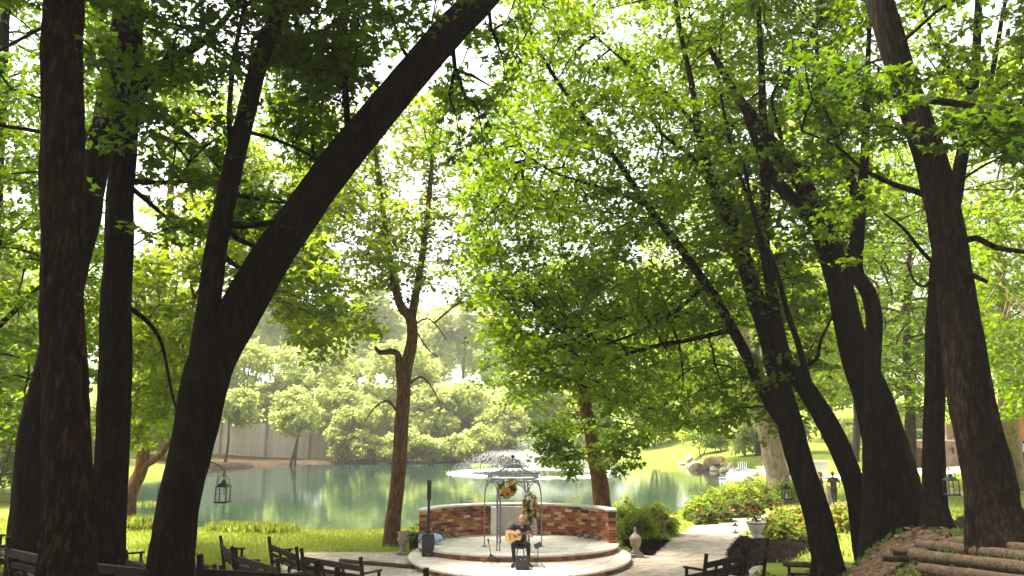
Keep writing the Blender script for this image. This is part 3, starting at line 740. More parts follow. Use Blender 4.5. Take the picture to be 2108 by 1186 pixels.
# ---- right-hand middle trees that fill the slope behind the big trunks
for k, (bx, by, Yb, poly, nn, d0, d1) in enumerate([
        (1870, 960, 40, [(1700, 420), (1850, 300), (1990, 420), (2010, 700), (1960, 840), (1830, 860), (1740, 780)], 480, 33, 46),
        (2030, 940, 52, [(1900, 160), (2108, 100), (2300, 160), (2300, 560), (2100, 760), (1960, 700), (1880, 400)], 560, 44, 58),
        (1760, 950, 58, [(1560, 300), (1720, 160), (1860, 240), (1880, 560), (1800, 780), (1680, 820), (1580, 640)], 460, 52, 66),
        (1560, 930, 76, [(1330, 420), (1480, 340), (1600, 440), (1620, 760), (1540, 880), (1360, 890), (1280, 760)], 330, 66, 82)]):
    s = Yb / FPX
    near_tree('maple_tree', ['fresh green maple on the slope before the stone fireplace', 'tall yellow-green maple above the stone fireplace', 'tall green maple behind the two people on the path', 'full green maple over the boulders on the far right bank'][k], (bx, by),
        [([(bx, by, 0.6 / s), (bx + 4, by - 100, 0.5 / s), (bx - 4, by - 300, 0.36 / s), (bx + 6, by - 480, 0.16 / s)], Yb, Yb)], BK_GREY,
        clumps_in(poly, nn, d0, d1, 0.022 * Yb, -0.35, 0.35), LF_MID if k else LF_MAPLE, 0.0042 * Yb, 34, Y=Yb, seed=30 + k, flare=0.2, kk=0.012, lkind='oval')

# ---- far bank: pale willows and small trees over the water
far = [(-44, 92, 15, 7.0), (-36, 98, 17, 7.5), (-29, 104, 19, 8), (-22, 99, 11, 5.5), (-17, 108, 20, 8.5), (-11, 101, 9.5, 5.2), (-6, 106, 13, 6.5), (-1, 100, 7.5, 4.6), (2.5, 108, 12, 6), (6, 117, 10, 5),
       (14, 132, 14, 7), (21, 112, 13, 6), (27, 96, 12, 5.5)]
for i, (x, y, hh, rr) in enumerate(far):
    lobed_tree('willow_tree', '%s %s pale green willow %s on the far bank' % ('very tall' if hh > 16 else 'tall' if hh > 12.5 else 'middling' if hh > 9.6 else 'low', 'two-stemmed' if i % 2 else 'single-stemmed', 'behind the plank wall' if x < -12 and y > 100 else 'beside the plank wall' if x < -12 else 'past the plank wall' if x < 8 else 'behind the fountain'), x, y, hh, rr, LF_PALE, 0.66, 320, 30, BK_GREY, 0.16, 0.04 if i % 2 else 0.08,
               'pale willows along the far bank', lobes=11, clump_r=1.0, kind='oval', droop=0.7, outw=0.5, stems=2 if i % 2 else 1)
for i, (x, y, hh, rr) in enumerate([(-31, 82, 8, 4.2), (-25.5, 88, 9, 4.6), (-19, 94, 7.5, 4.4), (-36, 78, 10, 5)]):
    lobed_tree('willow_tree', ['small round-headed willow on a bare trunk before the plank wall', 'loose willow on dark forked stems before the plank wall', 'low spreading willow at the end of the bare bank', 'taller willow at the near end of the plank wall'][i], x, y, hh, rr, LF_PALE, 0.46, 170, 26, BK_GREY, 0.17, 0.42,
               'willows before the plank wall', lobes=10, clump_r=0.8, droop=0.7, outw=0.5, stems=2 if i == 1 else 1)
# wooded hill behind
for i in range(20):
    x = -95 + i * 10.5 + rng.uniform(-3, 3); y = 140 + rng.uniform(0, 45) + (20 if i % 2 else 0)
    if 0 < x < 15: y += 15
    hh = (33 + rng.uniform(-4, 4)) * (1.0 if not -14 < x < 22 else 0.80)
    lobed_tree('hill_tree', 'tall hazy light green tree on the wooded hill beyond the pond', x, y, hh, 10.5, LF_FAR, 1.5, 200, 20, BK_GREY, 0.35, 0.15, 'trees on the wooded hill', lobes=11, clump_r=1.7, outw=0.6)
# trees round the left end of the pond
for i, (x, y, hh, rr) in enumerate([(-40, 58, 20, 8.5), (-48, 76, 22, 9), (-33, 44, 17, 6.5), (-58, 50, 22, 9)]):
    lobed_tree('bank_tree', 'broad mid green tree beyond the left end of the pond', x, y, hh, rr, LF_MID, 0.45, 240, 36, BK_BROWN, 0.3, 0.03, 'trees round the left end of the pond', lobes=11, clump_r=1.2)
# right far slope
for i, (x, y, hh, rr) in enumerate([(38, 92, 16, 7), (50, 84, 18, 8), (62, 74, 20, 8), (46, 110, 20, 8), (30, 128, 18, 8), (72, 96, 22, 9)]):
    lobed_tree('slope_tree', 'light green tree on the grassy slope beyond the white wall', x, y, hh, rr, LF_MID, 0.55, 230, 34, BK_GREY, 0.28, 0.05, 'trees on the right slope', lobes=10, clump_r=1.4)
# the wood goes on behind the camera and over it: it keeps the seats in shade
for i, (x, y) in enumerate([(-9, 1), (-3.5, -6), (4, -5), (9.5, 2), (-13, 7), (14, 7), (0, -13)]):
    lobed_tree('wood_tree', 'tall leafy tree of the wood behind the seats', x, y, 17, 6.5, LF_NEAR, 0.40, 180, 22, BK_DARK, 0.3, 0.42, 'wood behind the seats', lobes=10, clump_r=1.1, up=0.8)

# low growth on the far shore
for i in range(26):
    q = [(440, 968), (520, 962), (600, 957), (700, 956), (800, 956), (900, 955), (980, 954), (1080, 951)]
    t = i / 25 * 6.999; k = int(t); f = t - k
    px, py = q[k][0] + (q[k + 1][0] - q[k][0]) * f, q[k][1] + (q[k + 1][1] - q[k][1]) * f
    if px < 690: continue
    a_ = onwater(px, py); big = 1.3 if px < 690 else 3.8
    lobed_tree('shore_shrub', 'pale green shrub overhanging the water along the far shore', a_[0] + rng.uniform(-1, 1), a_[1] + rng.uniform(1.0, 3.5), big * rng.uniform(.7, 1.4), big * rng.uniform(.7, 1.1), LF_PALE, 0.42, 90, 24, BK_GREY, 0.06, 0.0, 'shrubs along the far shore', lobes=6, clump_r=0.5, cat='shrub', stems=2)
for i, (x, y) in enumerate([(-34, 62), (-38, 70), (-33, 53), (-30, 46), (-44, 62), (-27, 40), (-41, 82), (-36, 78)]):
    lobed_tree('bank_shrub', 'leafy green shrub on the left bank beyond the dark trunks', x, y, 5.5, 4.2, LF_MID, 0.36, 110, 28, BK_GREY, 0.08, 0.0, 'shrubs on the left bank', lobes=7, clump_r=0.7, cat='shrub', stems=2)

for i, (x, y) in enumerate([(24, 78), (29, 74), (34, 70), (40, 66), (46, 62), (27, 84), (36, 80), (44, 74), (52, 68), (22, 88), (31, 60), (38, 54), (47, 50), (56, 60)]):
    lobed_tree('slope_shrub', 'loose light green shrub on the slope beyond the lane', x, y, 3.6 + (i % 3) * .9, 3.4, LF_MID if i % 2 else LF_PALE, 0.36, 80, 26, BK_GREY, 0.07, 0.0, 'shrubs on the right slope', lobes=6, clump_r=0.7, cat='shrub', stems=2)

# ================================================================== STAGE, PAVING, WALL
M_CONC = mat('pale_concrete', (0.54, 0.49, 0.43), 0.85, (0.70, 0.65, 0.59), 3.0, 0.25, 40, rand=0.05)
M_CONC2 = mat('grey_concrete_slab', (0.36, 0.33, 0.29), 0.85, (0.50, 0.47, 0.42), 2.5, 0.3, 30)
M_CAP = mat('limestone_coping', (0.62, 0.58, 0.53), 0.8, (0.75, 0.72, 0.68), 5, 0.2, 30, rand=0.04)
M_MORTAR = mat('mortar', (0.26, 0.20, 0.15), 0.95, (0.36, 0.29, 0.22), 14, 0.3)
BRICKS = [mat('brick_' + nm, c, 0.85, tuple(min(1, v * 1.5) for v in c), 22, 0.4, 60, rand=0.22) for nm, c in
          [('red', (0.26, 0.075, 0.035)), ('orange', (0.33, 0.125, 0.05)), ('brown', (0.15, 0.055, 0.03)), ('tan', (0.40, 0.24, 0.12)), ('dark', (0.07, 0.032, 0.02)), ('buff', (0.50, 0.36, 0.22))]]
BW = [0.28, 0.26, 0.16, 0.16, 0.06, 0.08]
M_PAVER = mat('clay_paver', (0.40, 0.32, 0.25), 0.9, (0.56, 0.48, 0.40), 9, 0.3, 40)
M_SAND = mat('joint_sand', (0.22, 0.17, 0.12), 0.95, (0.30, 0.24, 0.18), 20, 0.2)
M_MULCH = mat('bark_mulch', (0.005, 0.0035, 0.003), 0.95, (0.020, 0.012, 0.009), 30, 0.8, 30, spec=0.0)
M_STONE = mat('weathered_stone', (0.20, 0.17, 0.13), 0.9, (0.36, 0.31, 0.24), 9, 0.5, 30)
M_PALEST = mat('pale_riprap_stone', (0.42, 0.35, 0.28), 0.9, (0.60, 0.53, 0.45), 4, 0.5, 16, rand=0.15)
M_BOULDER = mat('brown_boulder', (0.17, 0.10, 0.06), 0.9, (0.36, 0.25, 0.16), 1.2, 0.5, 6, rand=0.15)
M_WOODDK = mat('shade_dark_bench_wood', (0.008, 0.0052, 0.004), 0.75, (0.028, 0.017, 0.011), 5, 0.35, 40, stretch=(1, 8, 8), spec=0.1)  # wood colour darkened to carry the shade the benches stand in
M_LOG = mat('weathered_log', (0.022, 0.014, 0.008), 0.9, (0.10, 0.064, 0.036), 4, 0.9, 12, stretch=(1, 5, 5))
M_BLACK = mat('black_metal', (0.012, 0.012, 0.013), 0.45, spec=0.5)
M_PLASTIC = mat('black_plastic', (0.010, 0.010, 0.011), 0.5, (0.018, 0.018, 0.02), 90, 0.2, 300)
M_IRON = mat('grey_wrought_iron', (0.17, 0.15, 0.19), 0.5, (0.26, 0.235, 0.28), 12, metal=0.2)
M_GLASS = bpy.data.materials.new('lantern_glass'); M_GLASS.use_nodes = True
_b = M_GLASS.node_tree.nodes['Principled BSDF']; _b.inputs['Transmission Weight'].default_value = 1.0; _b.inputs['Roughness'].default_value = 0.05; _b.inputs['IOR'].default_value = 1.1; _b.inputs['Base Color'].default_value = (0.95, 0.96, 0.95, 1)
M_WHITE = mat('white_paint', (0.72, 0.72, 0.72), 0.6, (0.80, 0.80, 0.80), 4)
M_CANDLE = mat('ivory_wax', (0.75, 0.70, 0.58), 0.6)

def ell(cx, cy, a, b, n=72, t0=0.0, t1=2 * math.pi):
    return [(cx + a * math.cos(t0 + (t1 - t0) * i / n), cy + b * math.sin(t0 + (t1 - t0) * i / n)) for i in range(n + (0 if abs(t1 - t0 - 2 * math.pi) < 1e-6 else 1))]

def pick(rs, cum=np.cumsum(BW)):
    return int(np.searchsorted(cum, rs.random() * cum[-1]))

# the two-step stage: a thing with its slabs and edging bricks
LOW = (0.22, 22.9, 3.25, 3.6); UPP = (0.2, 23.7, 3.06, 2.35)
stage = thing('stone_stage', 'round two-step stage of pale paving with dark brick risers', 'stage', (LOW[0], LOW[1], 0))
MB().prism(ell(LOW[0], LOW[1], LOW[2] - 0.06, LOW[3] - 0.06), -0.2, 0.118).build('lower_core', M_MORTAR, stage, origin=(LOW[0], LOW[1], 0))
MB().prism(ell(UPP[0], UPP[1], UPP[2] - 0.06, UPP[3] - 0.06), 0.05, 0.298).build('upper_core', M_MORTAR, stage, origin=(LOW[0], LOW[1], 0))
def slabs(E, z0, z1, rings, name, skip=None):
    cx, cy, A, B = E
    for ri in range(len(rings) - 1):
        q0, q1 = rings[ri], rings[ri + 1]
        ns = max(5, int(2 * math.pi * (A + B) / 2 * q1 / 1.0))
        off = rng.uniform(0, 6)
        for k in range(ns):
            a0 = off + 2 * math.pi * k / ns + 0.004 / q1; a1 = off + 2 * math.pi * (k + 1) / ns - 0.004 / q1
            am = (a0 + a1) / 2
            if skip and skip(cx + A * q1 * math.cos(am), cy + B * q1 * math.sin(am)): continue
            st = 5
            outer = [(cx + (A * q1 - 0.006) * math.cos(a0 + (a1 - a0) * i / st), cy + (B * q1 - 0.006) * math.sin(a0 + (a1 - a0) * i / st)) for i in range(st + 1)]
            inner = [(cx + (A * q0 + 0.006) * math.cos(a1 + (a0 - a1) * i / st), cy + (B * q0 + 0.006) * math.sin(a1 + (a0 - a1) * i / st)) for i in range(st + 1)] if q0 > 0 else [(cx, cy)]
            dz = rng.uniform(-0.003, 0.003)
            MB().prism(outer + inner, z0, z1 + dz).build(name, M_CONC, stage, origin=(LOW[0], LOW[1], 0))
def under_upper(x, y): return ((x - UPP[0]) / (UPP[2] - 0.5)) ** 2 + ((y - UPP[1]) / (UPP[3] - 0.5)) ** 2 < 1
slabs(LOW, 0.12, 0.17, [0.33, 0.62, 0.84, 1.0], 'paving_slab', under_upper)
slabs(UPP, 0.30, 0.35, [0.0, 0.35, 0.7, 1.0], 'paving_slab')
ebr = [MB().box((0, 0, 0), (0.2, 0.09, 0.1)).mesh('edging_brick', m, bevel=0.008) for m in BRICKS]
for E, zc, off in ((LOW, 0.065, 0), (UPP, 0.235, 0.5)):
    cx, cy, A, B = E
    a = 0.0
    while a < 2 * math.pi - 0.02:
        sp = math.hypot(A * math.sin(a), B * math.cos(a))
        da = 0.212 / sp
        am = a + da / 2
        x, y = cx + (A - 0.075) * math.cos(am), cy + (B - 0.075) * math.sin(am)
        if y < 24.3:
            link('edging_brick', ebr[[2, 0, 4, 1, 3, 5][min(5, int(rng.exponential(1.1)))]], stage, (x - LOW[0], y - LOW[1], zc + rng.uniform(-.004, .004)), (0, 0, math.atan2(B * math.cos(am), -A * math.sin(am)) + rng.normal(0, .02)))
        a += da

# curved brick wall with its coping
WA, WB, WC = 2.77, 1.9, (0.17, 23.8)
def wpt(t, off=0.0):
    nx_, ny_ = math.cos(t) / WA, math.sin(t) / WB
    l = math.hypot(nx_, ny_)
    return WC[0] + WA * math.cos(t) + off * nx_ / l, WC[1] + WB * math.sin(t) + off * ny_ / l, math.atan2(ny_, nx_)
wall = thing('curved_brick_wall', 'low curved red brick wall with white coping round the back of the stage', 'wall', (WC[0], WC[1], 0.35))
ow = (WC[0], WC[1], 0.35)
core = MB(); K = 64
ring = [[wpt(math.pi * i / K, 0.03)[:2] for i in range(K + 1)], [wpt(math.pi * i / K, 0.27)[:2] for i in range(K + 1)]]
poly = ring[0] + list(reversed(ring[1]))
core.prism(poly, 0.345, 1.27); core.build('wall_core', M_MORTAR, wall, origin=ow)
bl, bh = 0.236, 0.078
bme = [[MB().box((0, 0, 0), (0.11, l_, bh)).mesh('brick', m, bevel=0.006) for m in BRICKS] for l_ in (bl, bl * 0.48)]
ts = np.linspace(0, math.pi, 2000); xy = np.array([wpt(t, 0.02)[:2] for t in ts]); sl = np.concatenate([[0], np.cumsum(np.linalg.norm(np.diff(xy, axis=0), axis=1))])
tot = sl[-1]
for c in range(10):
    s = (bl / 2 if c % 2 == 0 else 0.0) + 0.002
    z = 0.05 + c * 0.0915
    while s < tot - 0.01:
        l_ = min(bl + 0.012, tot - s)
        t = float(np.interp(s + l_ / 2, sl, ts)); x, y, ang = wpt(t, 0.055)
        if not (-0.60 < x < 0.72 and y > 24.5):
            o = link('brick', bme[0 if l_ > 0.2 else 1][pick(rng)], wall, (x - WC[0], y - WC[1], z - 0.0 + rng.uniform(-.002, .002)), (0, 0, ang + rng.normal(0, .008)))
            o.location.x += rng.normal(0, .003); o.location.y += rng.normal(0, .003)
        s += bl + 0.012
for e, t in ((1, 0.0), (-1, math.pi)):                       # header bricks on the two ends
    for c in range(10):
        x = WC[0] + e * (WA + 0.15)
        link('brick', bme[0][pick(rng)], wall, (x - WC[0] + rng.normal(0, .004), -0.02 - 0.03 * (c % 2), 0.05 + c * 0.0915), (0, 0, math.pi / 2))
NC = 14
for i in range(NC):                                           # coping stones
    a0 = -0.035 + (math.pi + 0.07) * i / NC + 0.003; a1 = -0.035 + (math.pi + 0.07) * (i + 1) / NC - 0.003
    inn = [wpt(a0 + (a1 - a0) * k / 6, -0.04)[:2] for k in range(7)]; out = [wpt(a1 + (a0 - a1) * k / 6, 0.31)[:2] for k in range(7)]
    MB().prism(inn + out, 1.272, 1.335 + rng.uniform(-.003, .003)).build('coping_stone', M_CAP, wall, origin=ow, bevel=0.006)
sl_ = MB().box((0.10, 25.52, 0.80), (1.18, 0.10, 0.90)); sl_.build('centre_panel', M_CONC2, wall, origin=ow, bevel=0.01)
MB().box((-0.60, 25.48, 0.80), (0.20, 0.16, 0.90)).build('pilaster', M_CAP, wall, origin=ow, bevel=0.01)
MB().box((0.76, 25.48, 0.80), (0.13, 0.16, 0.90)).build('pilaster', M_CONC2, wall, origin=ow, bevel=0.01)
x, y, ang = wpt(math.acos((2.36 - .17) / 2.77), -0.012)
MB().box((0, 0, 0), (0.012, 0.34, 0.10)).build('plaque', M_BLACK, wall, loc=(x - WC[0], y - WC[1], 0.80), rot=(0, 0, ang), bevel=0.004)

def rock(name, c, r, m, label=None, cat='rock', group=None, parent=None, sq=(1, 0.8, 0.7), seed=None):
    bm = bmesh.new(); bmesh.ops.create_icosphere(bm, subdivisions=2, radius=1)
    g = np.random.default_rng(seed if seed is not None else int(abs(c[0] * 97 + c[1] * 31) * 10))
    ph = g.uniform(0, 6, 9); fr = g.normal(0, 1.5, (3, 3))
    pl = g.normal(0, 1, (7, 3)); pl /= np.linalg.norm(pl, axis=1, keepdims=True); lim = g.uniform(0.62, 0.95, 7)
    for v in bm.verts:
        p = np.array(v.co)
        for q, l_ in zip(pl, lim):
            d = p @ q
            if d > l_: p = p - q * (d - l_)
        k = 1 + 0.05 * sum(math.sin(float(p @ fr[i]) * 3 + ph[i]) for i in range(3))
        v.co = Vector(p * k * np.array(sq) * r)
    me = bpy.data.meshes.new(name); bm.to_mesh(me); bm.free(); me.materials.append(m)
    me.polygons.foreach_set('use_smooth', [False] * len(me.polygons))
    o = link(name, me, parent, c, (0, 0, g.uniform(0, 6)))
    if label: tag(o, label, cat, group)
    return o
for i, (t, r) in enumerate([(0.30, .12), (0.42, .09), (0.55, .15), (0.72, .08), (2.42, .13), (2.55, .09), (2.68, .14), (2.80, .10), (2.95, .16)]):
    x, y, _a = wpt(t, -0.16)
    rock('rock', (x, y, 0.35 + r * 0.45), r, M_STONE, 'small rough stone lying against the foot of the brick wall', 'stone', 'stones along the wall foot')

# paving round the stage and the path: every paver has its own edges, joined per area
def paver_field(name, inside, bx, lw, ll, rot, z, parentname=None, hz=0.03):
    x0, x1, y0, y1 = bx
    V = []; F = []; k = 0
    ca, sa = math.cos(rot), math.sin(rot)
    cx, cy = (x0 + x1) / 2, (y0 + y1) / 2
    R_ = max(x1 - x0, y1 - y0) * 0.75
    rows = np.arange(-R_, R_, lw)
    P = []
    for r_i, v in enumerate(rows):
        us = np.arange(-R_ + (ll / 2 if r_i % 2 else 0), R_, ll)
        P.append(np.stack([us, np.full(len(us), v)], 1))
    P = np.concatenate(P)
    X = cx + P[:, 0] * ca - P[:, 1] * sa; Y_ = cy + P[:, 0] * sa + P[:, 1] * ca
    ok = inside(X, Y_); X = X[ok]; Y_ = Y_[ok]; N = len(X)
    hx, hy = ll / 2 - 0.006, lw / 2 - 0.006; ch = 0.008
    T = np.array([[sx * hx, sy * hy, -hz] for sx, sy in ((-1, -1), (1, -1), (1, 1), (-1, 1))] + [[sx * hx, sy * hy, -ch] for sx, sy in ((-1, -1), (1, -1), (1, 1), (-1, 1))] + [[sx * (hx - ch), sy * (hy - ch), 0] for sx, sy in ((-1, -1), (1, -1), (1, 1), (-1, 1))])
    Q = np.array([[8, 9, 10, 11]] + [[a + i, a + (i + 1) % 4, b_ + (i + 1) % 4, b_ + i] for a, b_ in ((0, 4), (4, 8)) for i in range(4)])
    zb = H(X, Y_) + z + rng.normal(0, 0.0025, N)
    tl = rng.normal(0, 0.006, (N, 2))
    V = np.zeros((N, 12, 3))
    V[:, :, 0] = X[:, None] + T[None, :, 0] * ca - T[None, :, 1] * sa
    V[:, :, 1] = Y_[:, None] + T[None, :, 0] * sa + T[None, :, 1] * ca
    V[:, :, 2] = zb[:, None] + T[None, :, 2] + tl[:, 0:1] * T[None, :, 0] + tl[:, 1:2] * T[None, :, 1]
    lo = (Q[None] + (np.arange(N) * 12)[:, None, None]).reshape(-1)
    tint = np.repeat(rng.random(N), 12)
    return fast_mesh(name, V.reshape(-1, 3), lo, np.arange(N * 9) * 4, np.full(N * 9, 4), M_PAV2, tint)
M_PAV2 = bpy.data.materials.new('paver_mixed'); M_PAV2.use_nodes = True
n = M_PAV2.node_tree; L = n.links; b = n.nodes['Principled BSDF']; b.inputs['Roughness'].default_value = 0.9
at = n.nodes.new('ShaderNodeAttribute'); at.attribute_name = 'tint'
rp = n.nodes.new('ShaderNodeValToRGB'); rp.color_ramp.elements[0].color = (0.33, 0.265, 0.21, 1); rp.color_ramp.elements[1].color = (0.50, 0.43, 0.36, 1); L.new(at.outputs['Fac'], rp.inputs[0])
tc = n.nodes.new('ShaderNodeTexCoord'); t = n.nodes.new('ShaderNodeTexNoise'); t.inputs['Scale'].default_value = 1.6; t.inputs['Detail'].default_value = 9; L.new(tc.outputs['Object'], t.inputs['Vector'])
mr = n.nodes.new('ShaderNodeMapRange'); mr.inputs[1].default_value = .3; mr.inputs[2].default_value = .7; mr.inputs[3].default_value = 0.75; mr.inputs[4].default_value = 1.15; L.new(t.outputs['Fac'], mr.inputs[0])
h = n.nodes.new('ShaderNodeHueSaturation'); L.new(rp.outputs[0], h.inputs['Color']); L.new(mr.outputs[0], h.inputs['Value']); L.new(h.outputs[0], b.inputs['Base Color'])

def near_line(X, Y_, line):
    d = np.full(X.shape, 1e9)
    for (ax, ay), (bx_, by_) in zip(line[:-1], line[1:]):
        ex, ey = bx_ - ax, by_ - ay
        t = np.clip(((X - ax) * ex + (Y_ - ay) * ey) / (ex * ex + ey * ey), 0, 1)
        d = np.minimum(d, np.hypot(X - ax - t * ex, Y_ - ay - t * ey))
    return d
pathpx = [(1400, 1175), (1440, 1120), (1500, 1080), (1570, 1062), (1660, 1052), (1740, 1040), (1830, 1030), (1960, 1018), (2120, 1006)]
PATH = [gp(*p).to_2d()[:] for p in pathpx]
PATH = [(p.x, p.y) for p in catmull([Vector((a_, b_, 0)) for a_, b_ in PATH], 4)]
def in_stage(X, Y_): return ((X - LOW[0]) / (LOW[2] + .02)) ** 2 + ((Y_ - LOW[1]) / (LOW[3] + .02)) ** 2 < 1
def mulch_right(X, Y_): return ((X - 4.75) / 1.15) ** 2 + ((Y_ - 25.1) / 1.9) ** 2 < 1
def in_plaza(X, Y_):
    r = np.hypot(X - SC[0], Y_ - SC[1])
    return (r < 6.9) & ~in_stage(X, Y_) & (Y_ < 24.1) & ~mulch_right(X, Y_)
def in_path(X, Y_): return (near_line(X, Y_, PATH) < 1.0) & ~in_plaza(X, Y_) & ~in_stage(X, Y_)
pz = link('plaza_pavement', paver_field('plaza_pavement', in_plaza, (-7, 7.4, 16.5, 24.5), 0.16, 0.32, R(8), 0.012)); tag(pz, kind='structure')
pp_ = link('path', paver_field('path', in_path, (3, 34, 17, 46), 0.12, 0.24, R(-28), 0.012)); tag(pp_, kind='structure')
def sheet(name, inside, bx, st, z, m):
    xs = np.arange(bx[0], bx[1], st); ys = np.arange(bx[2], bx[3], st)
    mb = MB(); X, Y_ = np.meshgrid(xs, ys); I = inside(X + st / 2, Y_ + st / 2)
    idx = {}
    vs = []; fs = []
    def vid(i, j):
        if (i, j) not in idx:
            idx[(i, j)] = len(vs); vs.append((xs[i], ys[j], 0))
        return idx[(i, j)]
    for j in range(len(ys) - 1):
        for i in range(len(xs) - 1):
            if I[j, i]: fs.append((vid(i, j), vid(i + 1, j), vid(i + 1, j + 1), vid(i, j + 1)))
    va = np.array(vs); va[:, 2] = H(va[:, 0], va[:, 1]) + z
    mb.add(va, fs); o = mb.build(name, m); tag(o, kind='structure'); return o
sheet('joint_sand_bed', lambda X, Y_: in_plaza(X, Y_) | (near_line(X, Y_, PATH) < 0.98), (-7.2, 34, 16.4, 46), 0.2, 0.004, M_SAND)
# concrete path on the far lawn
LANE = [gp(*p).to_2d()[:] for p in [(1640, 985), (1760, 978), (1900, 972), (2120, 966)]]
sheet('lane_pavement', lambda X, Y_: near_line(X, Y_, LANE) < 1.5, (16, 50, 36, 60), 0.5, 0.02, M_CONC)

# mulch beds: chips heaped on the soil
def chips(name, inside, bx, nchip, size, m, zoff=0.02, hump=0.10, kind='oval'):
    X = rng.uniform(bx[0], bx[1], nchip); Y_ = rng.uniform(bx[2], bx[3], nchip); ok = inside(X, Y_); X, Y_ = X[ok], Y_[ok]; N = len(X)
    pos = np.stack([X, Y_, H(X, Y_) + zoff + rng.random(N) * hump], 1)
    nr = rng.normal(0, .5, (N, 3)); nr[:, 2] += 1
    return leaf_mesh(name, pos, nr, rng.normal(0, 1, (N, 3)), size * rng.uniform(.5, 1.4, N), m, kind)
LF_MULCH = leafmat('mulch_chip', (0.003, 0.002, 0.0018), (0.014, 0.008, 0.006), (0.01, 0.01, 0.01), (0.02, 0.01, 0.01), 0.02, 1.0, 0.0)
def mulch_left_bed(X, Y_): return (near_line(X, Y_, [gp(1530, 1112).to_2d()[:], gp(1560, 1150).to_2d()[:], gp(1640, 1120).to_2d()[:]]) < 0.9) & (near_line(X, Y_, PATH) > 1.03)
def mul1(X, Y_): return mulch_right(X, Y_) & ~in_stage(X, Y_) & (near_line(X, Y_, PATH) > 1.03)
for fn, bx in ((mul1, (3.4, 6.2, 23, 27.4)), (mulch_left_bed, (6, 13, 17, 29))):
    tag(link('mulch', chips('mulch', fn, bx, 9000, 0.06, LF_MULCH)), 'dark bark mulch spread beside the path', 'mulch', kind='stuff')
    sheet('mulch_bed', fn, bx, 0.12, 0.02, M_MULCH)

# ================================================================== BENCHES
def bench_parts(root, Lb, arms=(True, True), hb=0.82, post=1.02):
    """a slatted bench: back along x, seat in front of it towards +y"""
    for k in range(4):
        MB().box((0, 0.10 + k * 0.115, 0.42 + 0.012 * k), (Lb, 0.095, 0.032)).build('seat_slat', M_WOODDK, root, bevel=0.006)
    for sx in (-1, 1):
        x = sx * (Lb / 2 - 0.05)
        MB().bar((x, 0.06, 0), (x, -0.13, post), 0.075, 0.06, (1, 0, 0)).build('back_post', M_WOODDK, root, bevel=0.006)
        MB().box((x, 0.46, 0.22), (0.07, 0.07, 0.44)).build('leg', M_WOODDK, root, bevel=0.006)
        MB().box((x, 0.26, 0.375), (0.05, 0.46, 0.07)).build('seat_bearer', M_WOODDK, root, bevel=0.006)
        if arms[0 if sx < 0 else 1]:
            MB().prism([(x - .055, -0.1), (x + .055, -0.1), (x + .055, 0.46), (x + .03, 0.52), (x - .03, 0.52), (x - .055, 0.46)], 0.635, 0.675).build('armrest', M_WOODDK, root, bevel=0.006)
            MB().box((x, 0.44, 0.535), (0.06, 0.06, 0.2)).build('arm_post', M_WOODDK, root, bevel=0.006)
    for q in (-1 / 6, 1 / 6):
        MB().bar((Lb * q, 0.05, 0.40), (Lb * q, -0.09, hb), 0.06, 0.04, (1, 0, 0)).build('back_post', M_WOODDK, root, bevel=0.005)
    MB().bar((-Lb / 2, -0.095, hb - 0.055), (Lb / 2, -0.095, hb - 0.055), 0.045, 0.13).build('top_rail', M_WOODDK, root, bevel=0.008)
    MB().bar((-Lb / 2 + .06, -0.045, 0.575), (Lb / 2 - .06, -0.045, 0.575), 0.03, 0.09).build('back_slat', M_WOODDK, root, bevel=0.006)
protos = {}
def bench(r, a0, a1, row, label, arms=(True, True), cx=SC[0], cy=SC[1]):
    am = R((a0 + a1) / 2); Lb = 2 * r * math.sin(R(a1 - a0) / 2) - 0.05
    x, y = cx + r * math.cos(R(a1 - a0) / 2) * math.sin(am), cy - r * math.cos(R(a1 - a0) / 2) * math.cos(am)
    zs = [h1(x, y), h1(x + .5 * math.sin(am), y - .5 * math.cos(am)) * 0 + h1(x, y)]
    root = thing('garden_bench', label, 'bench', (x, y, min(zs) - 0.02), am, 'rows of dark slatted benches')
    bench_parts(root, Lb, arms)
    return root
rows = [(7.25, [(-64, -46), (-45.5, -28)], 'first'), (7.25, [(34, 47), (47.5, 61)], 'first'),
        (8.4, [(-69, -54), (-53.5, -38)], 'second'), (9.6, [(-66, -54), (-53.5, -41), (-40.5, -28)], 'third'),
        (10.8, [(-64, -53), (-52.5, -42), (-41.5, -31), (-30.5, -20), (-19.5, -9)], 'fourth'), (10.8, [(9, 19.5), (20, 30)], 'fourth'),
        (12.0, [(-60, -50.5), (-50, -40.5), (-40, -30.5), (-30, -20.5)], 'fifth'), (13.7, [(-51, -43.5), (-38, -32.5), (-28, -19.5), (-19, -11), (-10.5, -5)], 'sixth')]
for r, segs, nm in rows:
    for k, (a0, a1) in enumerate(segs):
        side = 'left of the stage' if a0 < 0 else 'right of the stage'
        ends = ['at the aisle', 'second from the aisle', 'third from the aisle', 'fourth from the aisle', 'fifth from the aisle'][len(segs) - 1 - k if a0 < 0 else k]
        lab = 'dark slatted wooden bench in the %s row from the stage, %s' % (nm, ends)
        bench(r, a0, a1, nm, lab if a0 < 0 else 'dark slatted wooden bench by the mulch bed and path, %s row, %s' % (nm, ends))
_q = W(1668, 1130, 17.5); _q.z = h1(_q.x, _q.y)
rt = thing('garden_bench', 'small weathered bench with pale slatted seat standing under the slanting maple', 'bench', (_q.x, _q.y, _q.z), R(75))
bench_parts(rt, 1.1)

